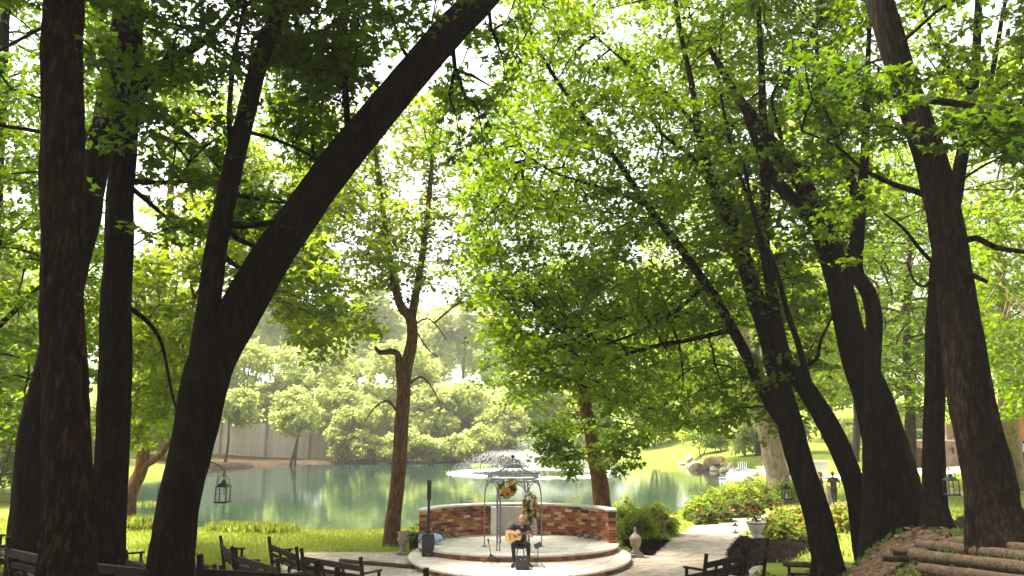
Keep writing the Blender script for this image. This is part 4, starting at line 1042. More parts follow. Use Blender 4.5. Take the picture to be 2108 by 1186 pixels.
# round log edging at the foot of the big right-hand tree
def log_between(p, q, r, label, group):
    a_, b_ = Vector(p), Vector(q)
    d = b_ - a_; n_ = 9
    pts = [a_ + d * i / n_ + Vector((0, 0, rng.normal(0, .004))) for i in range(n_ + 1)]
    root = thing('log', label, 'log', (a_ + b_) / 2 - Vector((0, 0, r)), 0, group)
    o_ = root.location
    me, _p, _r = trunk_mesh('log_bark', pts, [r * rng.uniform(.93, 1.06) for _ in pts], M_LOG, o_, 14, 0.2, 0.03, 0, int(r * 1e4))
    link('log_bark', me, root)
    for e, s_ in ((a_, -1), (b_, 1)):
        MB().tube([e, e + d.normalized() * s_ * 0.012], r * 0.93, 14).build('cut_end', M_LOG, root, origin=o_)
for k, (p, q, r, dz) in enumerate([((1968, 1130), (2190, 1152), 0.085, 0.08), ((1895, 1137), (2230, 1176), 0.085, 0.08), ((1882, 1158), (2260, 1212), 0.09, 0.085), ((1900, 1186), (2240, 1240), 0.085, 0.08)]):
    a_ = gp(*p); b_ = gp(*q)
    log_between(a_ + Vector((0, 0, dz)), b_ + Vector((0, 0, dz)), r, ['uppermost weathered log of the terrace edging', 'second weathered log below the big tree', 'third weathered log of the terrace edging', 'lowest weathered log of the terrace edging'][k], 'terrace logs')
for k, p in enumerate([(1888, 1146), (1868, 1162), (1700, 1178), (1640, 1166)]):
    a_ = gp(*p)
    log_between(a_ + Vector((-.35, .05, .06)), a_ + Vector((.35, -.03, .06)), 0.07, ['short dark log end beside the terrace edging', 'short mossy log lying below the terrace edging', 'short dark log at the foot of the slanting maple', 'short fallen log lying in the leaf litter'][k], 'loose logs')
# timber edging on the floor between the seats and the lawn
log_between(gp(700, 1160) + Vector((0, 0, .06)), gp(850, 1172) + Vector((0, 0, .06)), 0.06, 'low timber kerb at the edge of the plaza', 'plaza kerb')

# ================================================================== WROUGHT-IRON GAZEBO AND FLOWERS
GZ = Vector((0.03, 23.0, 0.352))
gz = thing('wire_gazebo', 'round grey wrought-iron wire gazebo with domed top and ball finial', 'gazebo', GZ)
RG = 0.85
def ringpts(r, z, n_=48): return [(r * math.cos(2 * math.pi * i / n_), r * math.sin(2 * math.pi * i / n_), z) for i in range(n_ + 1)]
def ringo(name, r, z, th, n_=48): return MB().tube(ringpts(r, z, n_), th, 6, cap=False).build(name, M_IRON, gz, True)
for k in range(6):
    a_ = R(180 + 60 * k); c_, s_ = math.cos(a_), math.sin(a_)
    mb = MB(); tx, ty = -s_ * 0.05, c_ * 0.05
    for e in (-1, 1):
        pr = [(RG, 0), (RG, .7), (RG, 1.35), (RG - .01, 1.55), (RG - .05, 1.75), (RG - .09, 1.90)]
        pts = catmull([Vector((r_ * c_ + tx * e, r_ * s_ + ty * e, z)) for r_, z in pr], 4)
        mb.tube(pts, 0.017, 6)
    for z in np.arange(0.15, 1.5, 0.15):
        mb.tube([(RG * c_ - tx, RG * s_ - ty, z), (RG * c_ + tx, RG * s_ + ty, z + 0.05)], 0.007, 5)
    mb.box((RG * c_, RG * s_, 0.006), (0.16, 0.16, 0.012))
    mb.build('post', M_IRON, gz)
    a2 = a_ + R(60); P0 = Vector((RG * c_, RG * s_, 1.42)); P1 = Vector((RG * math.cos(a2), RG * math.sin(a2), 1.42)); mid = (P0 + P1) / 2
    if not (k == 1 and False):
        ar = [P0, P0.lerp(mid, .22) + Vector((0, 0, .27)), P0.lerp(mid, .55) + Vector((0, 0, .40)), mid + Vector((0, 0, .445)), P1.lerp(mid, .55) + Vector((0, 0, .40)), P1.lerp(mid, .22) + Vector((0, 0, .27)), P1]
        MB().tube(catmull(ar, 5), 0.017, 6).build('arch', M_IRON, gz, True)
ringo('ring', 0.745, 1.90, 0.02); ringo('ring', 0.775, 1.99, 0.018); ringo('ring', 0.73, 2.06, 0.017); ringo('ring', 0.225, 2.28, 0.018, 30); ringo('ring', 0.225, 2.345, 0.018, 30)
scroll = MB()
for k in range(36):
    a_ = 2 * math.pi * k / 36
    scroll.tube([(.755 * math.cos(a_ + d_) , .755 * math.sin(a_ + d_), 1.99 + .07 * q_) for d_, q_ in ((0, 0), (.05, .3), (.09, .7), (.174, 1))], 0.010, 4)
    scroll.tube([(.225 * math.cos(a_), .225 * math.sin(a_), 2.28), (.225 * math.cos(a_), .225 * math.sin(a_), 2.345)], 0.005, 4)
scroll.build('scrollwork', M_IRON, gz)
for k in range(12):
    a_ = R(30 * k); c_, s_ = math.cos(a_), math.sin(a_)
    MB().tube(catmull([Vector((r_ * c_, r_ * s_, z)) for r_, z in ((.76, 1.99), (.70, 2.08), (.52, 2.15), (.36, 2.21), (.225, 2.30))], 4), 0.014, 5).build('roof_rib', M_IRON, gz, True)
    if k % 2 == 0: MB().tube(catmull([Vector((r_ * c_, r_ * s_, z)) for r_, z in ((.225, 2.345), (.20, 2.43), (.12, 2.50), (.01, 2.53))], 4), 0.013, 5).build('cupola_rib', M_IRON, gz, True)
MB().tube([(0, 0, 2.52), (0, 0, 2.56)], 0.012, 8).ball((0, 0, 2.60), 0.055, 14, 10).build('finial', M_BLACK, gz, True)

FL = {k: mat('petal_' + k, c, 0.6, tuple(min(1, v * 1.25) for v in c), 14) for k, c in dict(white=(0.72, 0.66, 0.58), yellow=(0.70, 0.42, 0.03), orange=(0.68, 0.22, 0.02), burgundy=(0.13, 0.012, 0.015), peach=(0.72, 0.42, 0.28)).items()}
def flower_mesh(m, seed):
    g = np.random.default_rng(seed); mb = MB()
    for ring_, (n_, ri, zi, ti, sz) in enumerate([(6, .030, .0, .95, .042), (5, .020, .014, .5, .036), (4, .010, .024, .2, .028)]):
        for k in range(n_):
            a_ = 2 * math.pi * k / n_ + ring_ * .6 + g.normal(0, .12); c_, s_ = math.cos(a_), math.sin(a_)
            o_ = Vector((c_ * ri * .4, s_ * ri * .4, zi)); u_ = Vector((c_ * math.sin(ti), s_ * math.sin(ti), math.cos(ti))); v_ = Vector((-s_, c_, 0))
            pts = [o_ - v_ * sz * .25, o_ + v_ * sz * .25, o_ + u_ * sz * .6 + v_ * sz * .55, o_ + u_ * sz + Vector((c_, s_, 0)) * .006, o_ + u_ * sz * .6 - v_ * sz * .55]
            mb.add(pts, [(0, 1, 2, 3, 4)])
    return mb.mesh('bloom', m, False)
fm = {k: [flower_mesh(FL[k], i * 7 + j) for j in range(2)] for i, k in enumerate(FL)}
def garland(name, label, c, size, nfl, seed):
    g = np.random.default_rng(seed)
    root = thing(name, label, 'flowers', c)
    P = g.normal(0, 1, (nfl * 8, 3)); P /= np.linalg.norm(P, axis=1, keepdims=True); P[:, 1] = -np.abs(P[:, 1])
    P = P * np.array(size) * 0.5
    keep = []
    for p in P:
        if all(np.linalg.norm(p - q) > 0.085 for q in keep): keep.append(p)
        if len(keep) >= nfl: break
    ks = ['white', 'yellow', 'orange', 'burgundy', 'yellow', 'white', 'white', 'yellow']
    for i, p in enumerate(keep):
        d = Vector((p[0] / size[0], p[1] / size[1] - .3, p[2] / size[2] + .05)).normalized()
        o = link('bloom', fm[ks[int(g.integers(0, 8))]][i % 2], root, p, d.to_track_quat('Z', 'Y').to_euler()); s_ = g.uniform(1.1, 1.7); o.scale = (s_, s_, s_)
    N = nfl * 26
    q = g.normal(0, 1, (N, 3)); q /= np.linalg.norm(q, axis=1, keepdims=True); pos = q * np.array(size) * .5 * g.uniform(.6, 1.12, (N, 1))
    link('foliage', leaf_mesh('foliage', pos, q + g.normal(0, .5, (N, 3)), q + g.normal(0, .6, (N, 3)), g.uniform(.06, .12, N), LF_DKSHRUB, 'oval'), root)['kind'] = 'stuff'
    return root
garland('flower_spray', 'round spray of yellow, white and orange flowers on the gazebo arch', W(1044, 1006, 22.2), (0.46, 0.26, 0.44), 26, 3)
garland('flower_garland', 'long hanging garland of yellow, white and burgundy flowers on a gazebo post', W(1091, 1053, 22.2), (0.38, 0.28, 1.02), 42, 4)

# ================================================================== PEOPLE
def figure(name, prims, mats, parent, voxel=0.013):
    """one continuous body: tapered limbs and rounded masses melted into a single skin; prims: ('c', p, q, r0, r1, mat) or ('e', c, (rx, ry, rz), mat)"""
    mb = MB()
    for p in prims:
        if p[0] == 'c':
            a_, b_ = Vector(p[1]), Vector(p[2]); r0, r1 = p[3], p[4]
            d = (b_ - a_).normalized()
            pts = [a_ - d * r0 * .98, a_ - d * r0 * .85, a_ - d * r0 * .5, a_, a_.lerp(b_, .33), a_.lerp(b_, .66), b_, b_ + d * r1 * .5, b_ + d * r1 * .85, b_ + d * r1 * .98]
            rr = [r0 * .2, r0 * .53, r0 * .87, r0, r0 * .67 + r1 * .33, r0 * .33 + r1 * .67, r1, r1 * .87, r1 * .53, r1 * .2]
            mb.tube(pts, rr, 12)
        else: mb.ball(p[1], 1.0, 16, 12, sq=p[2]) if False else mb.add(*ellipsoid(p[1], p[2]))
    tmp = mb.build('tmp', mats[0])
    md = tmp.modifiers.new('r', 'REMESH'); md.mode = 'VOXEL'; md.voxel_size = voxel
    ms = tmp.modifiers.new('s', 'SMOOTH'); ms.factor = 0.5; ms.iterations = 4
    dg = bpy.context.evaluated_depsgraph_get(); ev = tmp.evaluated_get(dg)
    me = bpy.data.meshes.new_from_object(ev); me.name = name
    old = tmp.data; bpy.data.objects.remove(tmp); bpy.data.meshes.remove(old)
    me.materials.clear()
    for m in mats: me.materials.append(m)
    n_ = len(me.polygons); ctr = np.zeros(n_ * 3); me.polygons.foreach_get('center', ctr); ctr = ctr.reshape(-1, 3)
    best = np.full(n_, 1e9); mi = np.zeros(n_, int)
    for p in prims:
        if p[0] == 'c':
            a_, b_ = np.array(p[1]), np.array(p[2]); e = b_ - a_
            t_ = np.clip((ctr - a_) @ e / (e @ e), 0, 1); d = np.linalg.norm(ctr - a_ - t_[:, None] * e, axis=1) - (p[3] + (p[4] - p[3]) * t_); k = p[5]
        else:
            rr = np.array(p[2]); d = (np.linalg.norm((ctr - np.array(p[1])) / rr, axis=1) - 1) * rr.min(); k = p[3]
        u_ = d < best; best[u_] = d[u_]; mi[u_] = k
    me.polygons.foreach_set('material_index', mi.astype(np.int32)); me.polygons.foreach_set('use_smooth', [True] * n_)
    return link(name, me, parent)
def ellipsoid(c, r, seg=18, rings=12):
    vs = []; fs = []
    for i in range(rings + 1):
        a_ = -math.pi / 2 + math.pi * i / rings
        for j in range(seg):
            t_ = 2 * math.pi * j / seg
            vs.append((c[0] + r[0] * max(.02, math.cos(a_)) * math.cos(t_), c[1] + r[1] * max(.02, math.cos(a_)) * math.sin(t_), c[2] + r[2] * math.sin(a_)))
    for i in range(rings):
        for j in range(seg): fs.append((i * seg + j, i * seg + (j + 1) % seg, (i + 1) * seg + (j + 1) % seg, (i + 1) * seg + j))
    fs.append(tuple(reversed(range(seg)))); fs.append(tuple(rings * seg + j for j in range(seg)))
    return vs, fs
M_SKIN = mat('skin', (0.46, 0.235, 0.16), 0.55, (0.52, 0.28, 0.20), 9)
M_NAVY = mat('navy_shirt', (0.022, 0.022, 0.045), 0.85, (0.04, 0.04, 0.07), 18, 0.3, 40)
M_JEANS = mat('black_trousers', (0.010, 0.010, 0.012), 0.9, (0.02, 0.02, 0.022), 18, 0.2, 40)
M_SHOE = mat('black_shoe', (0.008, 0.008, 0.008), 0.5)
M_BSHIRT = mat('black_shirt', (0.012, 0.011, 0.013), 0.9, (0.022, 0.02, 0.022), 18, 0.2, 40)
M_HAIRG = mat('grey_hair', (0.16, 0.13, 0.11), 0.8, (0.28, 0.25, 0.22), 60)
M_HAIRB = mat('dark_brown_hair', (0.03, 0.016, 0.01), 0.7, (0.06, 0.035, 0.02), 60)
M_EYE = mat('eye_dark', (0.02, 0.015, 0.012), 0.3)
M_LIP = mat('lip', (0.30, 0.11, 0.09), 0.5)

def hand(prims, wrist, toward, palm_n, curl, mi=0, grip=None):
    """palm, four curled fingers of different length and a thumb from the side of the palm"""
    w_ = Vector(wrist); u_ = Vector(toward).normalized(); n_ = Vector(palm_n).normalized(); v_ = n_.cross(u_).normalized()
    prims.append(('c', tuple(w_), tuple(w_ + u_ * .045), .026, .03, mi)); 
    for s_ in (-.022, 0, .022): prims.append(('c', tuple(w_ + u_ * .02 + v_ * s_), tuple(w_ + u_ * .085 + v_ * s_ * 1.15), .015, .013, mi))
    for k, (s_, l_) in enumerate(((-.031, .062), (-.0105, .078), (.0105, .074), (.031, .058))):
        b_ = w_ + u_ * .088 + v_ * s_
        a1 = curl; d1 = u_ * math.cos(a1) + n_ * math.sin(a1); d2 = u_ * math.cos(a1 * 2.1) + n_ * math.sin(a1 * 2.1)
        j = b_ + d1 * l_ * .5
        prims.append(('c', tuple(b_), tuple(j), .010, .009, mi)); prims.append(('c', tuple(j), tuple(j + d2 * l_ * .5), .009, .0075, mi))
    tb = w_ + u_ * .03 + v_ * -.03
    tj = tb + (u_ * .6 - v_ * .6 + n_ * .35).normalized() * .04
    prims.append(('c', tuple(tb), tuple(tj), .013, .011, mi)); prims.append(('c', tuple(tj), tuple(tj + (u_ * .75 - v_ * .1 + n_ * .5).normalized() * .034), .011, .009, mi))

MP = Vector((0.23, 21.12, 0.172))
man = thing('person', 'seated bald man in a navy shirt playing an acoustic guitar on the stage', 'person', MP)
# guitar frame first, so that the hands can close on it
gB, gH = Vector((-0.40, -0.18, 0.70)), Vector((0.44, -0.47, 0.93))
gu = (gH - gB).normalized(); gn = Vector((0.18, -1, 0.28)); gn = (gn - gu * gn.dot(gu)).normalized(); gvv = gn.cross(gu).normalized()
if gvv.z < 0: gvv = -gvv
def gpos(u_, v_=0, n_=0): return gB + gu * u_ + gvv * v_ + gn * n_
GLEN = (gH - gB).length
pr = []
S_, T_, K_, O_ = 1, 2, 0, 3
pr += [('e', (0, .06, .56), (.175, .135, .12), T_), ('e', (0, .05, .70), (.16, .115, .15), S_), ('e', (0.0, .01, .86), (.19, .125, .16), S_), ('e', (.01, -.015, .97), (.185, .10, .085), S_),
       ('c', (.012, -.03, 1.0), (.03, -.07, 1.10), .058, .052, K_), ('e', (.035, -.085, 1.185), (.078, .098, .118), K_), ('e', (.04, -.12, 1.125), (.058, .065, .055), K_),
       ('e', (.042, -.19, 1.165), (.013, .02, .024), K_), ('e', (-.043, -.08, 1.17), (.012, .02, .032), K_), ('e', (.113, -.08, 1.17), (.012, .02, .032), K_)]
rw = gpos(.30, .05, .055)       # right wrist over the sound hole
lw_ = gpos(.69, -.075, .0) + Vector((0, .02, 0))
rS, rE = Vector((-.18, -.02, .985)), Vector((-.375, -.16, .855))
lS, lE = Vector((.195, -.02, .985)), Vector((.31, -.10, .74))
pr += [('c', tuple(rS), tuple(rS.lerp(rE, .78)), .07, .058, S_), ('c', tuple(rS.lerp(rE, .7)), tuple(rE), .046, .042, K_), ('c', tuple(rE), tuple(rw), .042, .026, K_),
       ('c', tuple(lS), tuple(lS.lerp(lE, .78)), .07, .058, S_), ('c', tuple(lS.lerp(lE, .7)), tuple(lE), .046, .042, K_), ('c', tuple(lE), tuple(lw_), .042, .026, K_)]
hand(pr, rw, gu * .55 - gvv * .9, -gn, .35, K_); hand(pr, lw_, gvv + gn * .35, gn - gvv * 0.2 + gu * 0.0, .62, K_)
for s_, kn, an, toe in ((-1, (-.20, -.40, .565), (-.175, -.31, .10), (-.235, -.53, .035)), (1, (.21, -.37, .56), (.215, -.27, .10), (.285, -.49, .035))):
    pr += [('c', (s_ * .09, .04, .56), kn, .092, .064, T_), ('c', kn, (an[0], an[1], .14), .064, .046, T_), ('c', (an[0], an[1], .14), an, .042, .036, K_), ('c', (an[0], an[1] + .03, .05), toe, .045, .036, O_)]
figure('body', pr, [M_SKIN, M_NAVY, M_JEANS, M_SHOE], man)
bd = []
bd += [('e', (.042, -.135, 1.095), (.055, .055, .035), 0), ('e', (-.02, -.10, 1.115), (.018, .04, .03), 0), ('e', (.10, -.10, 1.115), (.018, .04, .03), 0)]
figure('beard', bd, [M_HAIRG], man, 0.009)
for s_ in (-1, 1): MB().ball((.04 + s_ * .032, -.172, 1.19), .011, 10, 6).build('eye', M_EYE, man, True)
for s_ in (-1, 1): MB().tube([(.04 + s_ * .018, -.181, 1.212), (.04 + s_ * .046, -.174, 1.21)], .005, 5).build('eyebrow', M_HAIRG, man)
MB().tube([(.022, -.187, 1.127), (.042, -.192, 1.124), (.062, -.187, 1.127)], .006, 6).build('mouth', M_LIP, man)
MB().add([(.0, -.125, .99), (.05, -.135, .93), (.075, -.115, .985), (.04, -.115, 1.02)], [(0, 1, 2, 3)]).build('open_collar', M_SKIN, man)

st = thing('stool', 'low black padded stool under the seated man', 'stool', MP + Vector((0, .06, 0)))
MB().lathe([(.15, .40), (.17, .42), (.17, .455), (.155, .475)], 24).build('seat', M_BLACK, st, True)
for k in range(4):
    a_ = R(45 + 90 * k); MB().tube([(.10 * math.cos(a_), .10 * math.sin(a_), .41), (.19 * math.cos(a_), .19 * math.sin(a_), 0)], .012, 8).build('leg', M_BLACK, st)
MB().tube(ringpts(.155, .16, 24), .008, 6, cap=False).build('foot_ring', M_BLACK, st)

M_SPRUCE = mat('golden_spruce', (0.62, 0.36, 0.10), 0.3, (0.70, 0.44, 0.15), 3, stretch=(1, 1, 12), spec=0.5)
M_MAHOG = mat('mahogany', (0.16, 0.05, 0.02), 0.35, (0.24, 0.09, 0.04), 6, spec=0.5)
M_EBONY = mat('ebony', (0.02, 0.014, 0.011), 0.4)
M_STEEL = mat('steel_string', (0.6, 0.58, 0.52), 0.3, metal=1.0)
gt = thing('acoustic_guitar', 'acoustic guitar with honey-coloured top held by the seated man', 'guitar', MP + gB)
def gl(u_, v_, n_): return gu * u_ + gvv * v_ + gn * n_
def gwid(u_):
    q = [(0, .0), (.01, .07), (.04, .13), (.10, .182), (.15, .19), (.21, .165), (.27, .122), (.31, .117), (.36, .135), (.40, .14), (.43, .125), (.455, .08), (.465, .0)]
    return float(np.interp(u_, [a for a, _ in q], [b_ for _, b_ in q]))
us = [0.0, .005, .015, .03, .05, .075, .10, .13, .16, .19, .22, .25, .28, .31, .34, .37, .40, .42, .44, .455, .465]
out = [(u_, gwid(u_)) for u_ in us] + [(u_, -gwid(u_)) for u_ in reversed(us[1:-1])]
def gplate(n0, n1, shrink=0.0):
    mb = MB(); n_ = len(out); vs = [gl(u_, v_ * (1 - shrink), n0) for u_, v_ in out] + [gl(u_, v_ * (1 - shrink), n1) for u_, v_ in out]
    return mb.add(vs, [tuple(range(n_)), tuple(reversed(range(n_, 2 * n_)))] + [(i, n_ + i, n_ + (i + 1) % n_, (i + 1) % n_) for i in range(n_)])
gplate(-.055, .043).build('sides', M_MAHOG, gt); gplate(.044, .048, .01).build('soundboard', M_SPRUCE, gt)
def gdisc(u0, v0, r, n0, m, nm, seg=24):
    mb = MB(); mb.add([gl(u0 + r * math.cos(2 * math.pi * i / seg), v0 + r * math.sin(2 * math.pi * i / seg), n0) for i in range(seg)], [tuple(range(seg))]); mb.build(nm, m, gt)
gdisc(.305, 0, .06, .0495, M_MAHOG, 'rosette'); gdisc(.305, 0, .05, .051, M_BLACK, 'sound_hole')
def gbox(u0, u1, w0, w1, n0, n1, nm, m, v0=0):
    mb = MB(); mb.add([gl(u0, v0 - w0, n0), gl(u0, v0 + w0, n0), gl(u1, v0 + w1, n0), gl(u1, v0 - w1, n0), gl(u0, v0 - w0, n1), gl(u0, v0 + w0, n1), gl(u1, v0 + w1, n1), gl(u1, v0 - w1, n1)], [(0, 1, 2, 3), (7, 6, 5, 4), (0, 4, 5, 1), (1, 5, 6, 2), (2, 6, 7, 3), (3, 7, 4, 0)]); return mb.build(nm, m, gt)
gbox(.125, .15, .075, .075, .049, .058, 'bridge', M_EBONY); gbox(.44, .80, .028, .022, .025, .048, 'neck', M_MAHOG); gbox(.37, .80, .027, .021, .0515, .057, 'fretboard', M_EBONY); gbox(.80, GLEN, .026, .034, .03, .046, 'headstock', M_MAHOG)
for k in range(6):
    v_ = (k - 2.5) * .009
    MB().tube([gl(.138, v_ * 1.15, .06), gl(.80, v_ * .8, .0605)], .0012, 4).build('string', M_STEEL, gt)
for s_ in (-1, 1):
    for k in range(3): MB().tube([gl(.825 + .03 * k, s_ * .028, .035), gl(.825 + .03 * k, s_ * .048, .035)], .005, 6).build('tuning_peg', M_STEEL, gt)

def walker(label, loc, rz, hgt, phase, tray=False):
    k = hgt / 1.75; root = thing('person', label, 'person', loc, rz)
    s = lambda *p: tuple(v * k for v in p)
    pr = [('e', s(0, 0, .95), s(.165, .12, .13), 1), ('e', s(0, .01, 1.12), s(.155, .105, .17), 1), ('e', s(0, .02, 1.30), s(.19, .12, .17), 1), ('e', s(0, .015, 1.43), s(.175, .085, .06), 1),
          ('c', s(0, .02, 1.45), s(0, .035, 1.53), .052 * k, .05 * k, 0), ('e', s(0, .045, 1.635), s(.076, .096, .115), 0), ('e', s(0, .10, 1.59), s(.05, .05, .06), 0), ('e', s(0, .145, 1.62), s(.013, .02, .024), 0),
          ('e', s(-.078, .04, 1.625), s(.012, .02, .03), 0), ('e', s(.078, .04, 1.625), s(.012, .02, .03), 0)]
    for sd_ in (-1, 1):
        f = phase * sd_
        if tray: el = Vector(s(sd_ * .27, -.02, 1.14)); wr = Vector(s(sd_ * .18, .24, 1.12))
        else: el = Vector(s(sd_ * .29, -.06 - .05 * f, 1.18)); wr = Vector(s(sd_ * .30, .12 - .06 * f, 1.02))
        sh = Vector(s(sd_ * .185, .01, 1.41))
        pr += [('c', tuple(sh), tuple(sh.lerp(el, .7)), .064 * k, .052 * k, 1), ('c', tuple(sh.lerp(el, .6)), tuple(el), .043 * k, .04 * k, 0), ('c', tuple(el), tuple(wr), .04 * k, .026 * k, 0)]
        hand(pr, wr, (wr - el), Vector((-sd_, 0, -.2)), .4, 0)
        hp = Vector(s(sd_ * .085, 0, .92)); kn = Vector(s(sd_ * .085, .06 + .13 * f, .50)); an = Vector(s(sd_ * .08, -.05 + .24 * f, .10 + (.05 if f < 0 else 0)))
        pr += [('c', tuple(hp), tuple(kn), .09 * k, .062 * k, 2), ('c', tuple(kn), tuple(an), .062 * k, .045 * k, 2), ('c', tuple(an + Vector((0, -.03, -.05))), tuple(an + Vector((0, .15, -.06 + (.0 if f > 0 else -.03)))), .042 * k, .036 * k, 3)]
    figure('body', pr, [M_SKIN, M_BSHIRT, M_JEANS, M_SHOE], root, 0.019)
    figure('hair', [('e', s(0, .03, 1.665), s(.084, .10, .10), 0), ('e', s(0, -.02, 1.63), s(.08, .06, .10), 0)], [M_HAIRB], root, 0.012)
    return root
def on_ground(x, y, yf=None):
    g = gp(x, y); return g
_w = W(1719, 1040, 37.5); walker('person walking away along the path in black shirt and trousers, arms swinging', (_w.x, _w.y, h1(_w.x, _w.y) + .01), R(-8), 1.74, .55)
_w2 = W(1694, 1044, 36.0); walker('person in black half hidden behind the slanting maple trunk', (_w2.x, _w2.y, h1(_w2.x, _w2.y) + .01), R(65), 1.76, .2, True)

# ================================================================== MUSIC GEAR
sp = thing('column_speaker', 'tall slim black column loudspeaker on its subwoofer on the stage edge', 'speaker', (-2.44, 22.5, 0.172), R(8))
MB().box((0, 0, .31), (.35, .40, .60)).build('subwoofer', M_PLASTIC, sp, bevel=.012)
MB().box((0, -.204, .30), (.31, .012, .53)).build('grille', M_BLACK, sp, bevel=.004)
MB().box((0, -.213, .05), (.05, .006, .014)).build('badge', M_STEEL, sp)
for sx in (-1, 1):
    for sy in (-1, 1): MB().tube([(sx * .13, sy * .15, 0), (sx * .13, sy * .15, .012)], .02, 8).build('foot', M_BLACK, sp)
MB().box((0, 0, .665), (.16, .16, .11), taper=.8).build('pole_socket', M_PLASTIC, sp, bevel=.008)
MB().box((0, 0, 1.14), (.075, .085, .84)).build('spacer_column', M_PLASTIC, sp, bevel=.01)
MB().box((0, 0, 1.84), (.125, .13, .56)).build('line_array', M_PLASTIC, sp, bevel=.014)
for k in range(6): MB().tube([(0, -.066, 1.62 + k * .088), (0, -.07, 1.62 + k * .088)], .036, 14).build('driver', M_BLACK, sp)

wd = thing('monitor_speaker', 'black wedge floor monitor in front of the seated man', 'speaker', (0.27, 20.42, 0.172), R(4))
w_ = MB(); pf = [(-.17, 0), (.16, 0), (.16, .12), (.02, .335), (-.17, .335)]
w_.add([(x_, y_, z_) for x_ in (-.17, .17) for y_, z_ in pf], [(0, 1, 2, 3, 4), (9, 8, 7, 6, 5)] + [(i, 5 + i, 5 + (i + 1) % 5, (i + 1) % 5) for i in range(5)]); w_.build('cabinet', M_PLASTIC, wd, bevel=.008)
MB().box((0, -.174, .17), (.29, .006, .28)).build('back_panel', M_BLACK, wd)
for sx in (-1, 1): MB().tube([(sx * .06, -.18, .26), (sx * .06, -.188, .26)], .012, 8).build('socket', M_STEEL, wd)

def tripod(root, hgt, spread, hub, rad=.011):
    MB().tube([(0, 0, hub * .5), (0, 0, hgt)], rad, 8).build('column', M_BLACK, root)
    for k in range(3):
        a_ = R(100 + 120 * k); MB().tube([(0, 0, hub), (spread * .6 * math.cos(a_), spread * .6 * math.sin(a_), hub * .35), (spread * math.cos(a_), spread * math.sin(a_), .012)], rad * .85, 6).build('leg', M_BLACK, root)
    MB().tube([(0, 0, hub - .03), (0, 0, hub + .03)], rad * 2, 10).build('hub', M_BLACK, root)
tp = thing('pedal_tripod', 'small black tripod holding a tilted dark tablet beside the floor monitor', 'stand', (0.69, 20.65, 0.172))
tripod(tp, .50, .20, .22)
MB().box((0, -.01, .555), (.20, .025, .14), Matrix.Rotation(R(-25), 3, 'Y') @ Matrix.Rotation(R(-35), 3, 'X')).build('tablet', M_PLASTIC, tp, bevel=.006)
MB().tube([(0, 0, .48), (0, -.01, .55)], .02, 8).build('clamp', M_BLACK, tp)
ms = thing('microphone_stand', 'low black tripod stand with slanting shaft beside the guitarist', 'stand', (-0.59, 21.3, 0.172))
tripod(ms, .26, .24, .2)
MB().tube([(0, 0, .26), (-.03, .0, .42), (-.055, .0, .54)], .011, 8).build('shaft', M_BLACK, ms)
MB().tube([(-.053, 0, .53), (-.06, 0, .57), (-.066, 0, .62), (-.068, 0, .635)], [.014, .02, .026, .012], 10).build('microphone', M_BLACK, ms, True)
MB().tube([(0.01, 0, .22), (.12, -.03, .15), (.26, -.06, .06)], .017, 8).build('folded_yoke', M_BLACK, ms)
cb = MB().tube(catmull([Vector(p) for p in [(-.59, 21.25, .18), (-.5, 20.8, .18), (-.3, 20.6, .18), (-.12, 20.7, .18), (.0, 20.55, .18), (.12, 20.5, .18)]], 8), .006, 6).build('cable', M_BLACK); tag(cb, 'thin black cable lying on the stage between stand and floor monitor', 'cable')

# ================================================================== URNS, LANTERNS, POTS
M_BLUE = mat('blue_white_plastic', (0.10, 0.22, 0.60), 0.35, (0.55, 0.66, 0.85), 5, 0.2, 12, spec=0.5, mix=(0.42, 0.58))
_q = Vector((-3.34, 23.75, 0)); u1 = thing('stone_urn', 'tan stone goblet urn on a square foot left of the stage', 'urn', (_q.x, _q.y, h1(_q.x, _q.y) + .012))
MB().box((0, 0, .04), (.36, .36, .08)).build('foot', M_STONE, u1, bevel=.012)
MB().lathe([(.13, .08), (.10, .11), (.06, .16), (.07, .24), (.13, .31), (.17, .40), (.19, .46), (.155, .48), (.165, .60), (.19, .66), (.17, .665), (.14, .60)], 24).build('bowl', M_STONE, u1, True)
pt = thing('planter', 'black pot with yellow-green trailing plant at the left end of the wall', 'planter', (-3.12, 24.55, h1(-3.12, 24.55)))
MB().lathe([(.13, 0), (.16, .25), (.19, .5), (.19, .54), (.165, .54), (.16, .5)], 20).build('pot', M_PLASTIC, pt, True)
a = leaves_on_clumps(np.array([[0, 0, .62, .16], [.08, -.05, .7, .13], [-.06, -.05, .5, .16], [.02, -.1, .45, .15]]), 40, .09, flat=.8)
link('foliage', leaf_mesh('foliage', *a[:4], LF_SHRUB, 'oval', a[4]), pt)['kind'] = 'stuff'
bm = bmesh.new(); bmesh.ops.create_icosphere(bm, subdivisions=4, radius=1)
for v in bm.verts:
    p = v.co; k = 1 + .08 * math.sin(p.x * 5 + 1) * math.sin(p.z * 6) + .05 * math.sin(p.y * 11 + p.x * 9) + .03 * math.sin(p.z * 19 + p.x * 13)
    v.co = Vector((p.x * .33 * k + (.07 * max(0, p.x) ** 3), p.y * .2 * k, p.z * .17 * k))
me = bpy.data.meshes.new('crumpled_bag'); bm.to_mesh(me); bm.free(); me.materials.append(M_BLUE); me.polygons.foreach_set('use_smooth', [True] * len(me.polygons))
tag(link('crumpled_bag', me, None, (-2.50, 23.45, .51)), 'crumpled blue and white bag lying behind the column speaker', 'bag')
_q = Vector((3.72, 23.3, 0)); u2 = thing('stone_finial', 'weathered pointed stone finial ornament at the right end of the stage', 'ornament', (_q.x, _q.y, h1(_q.x, _q.y) + .012))
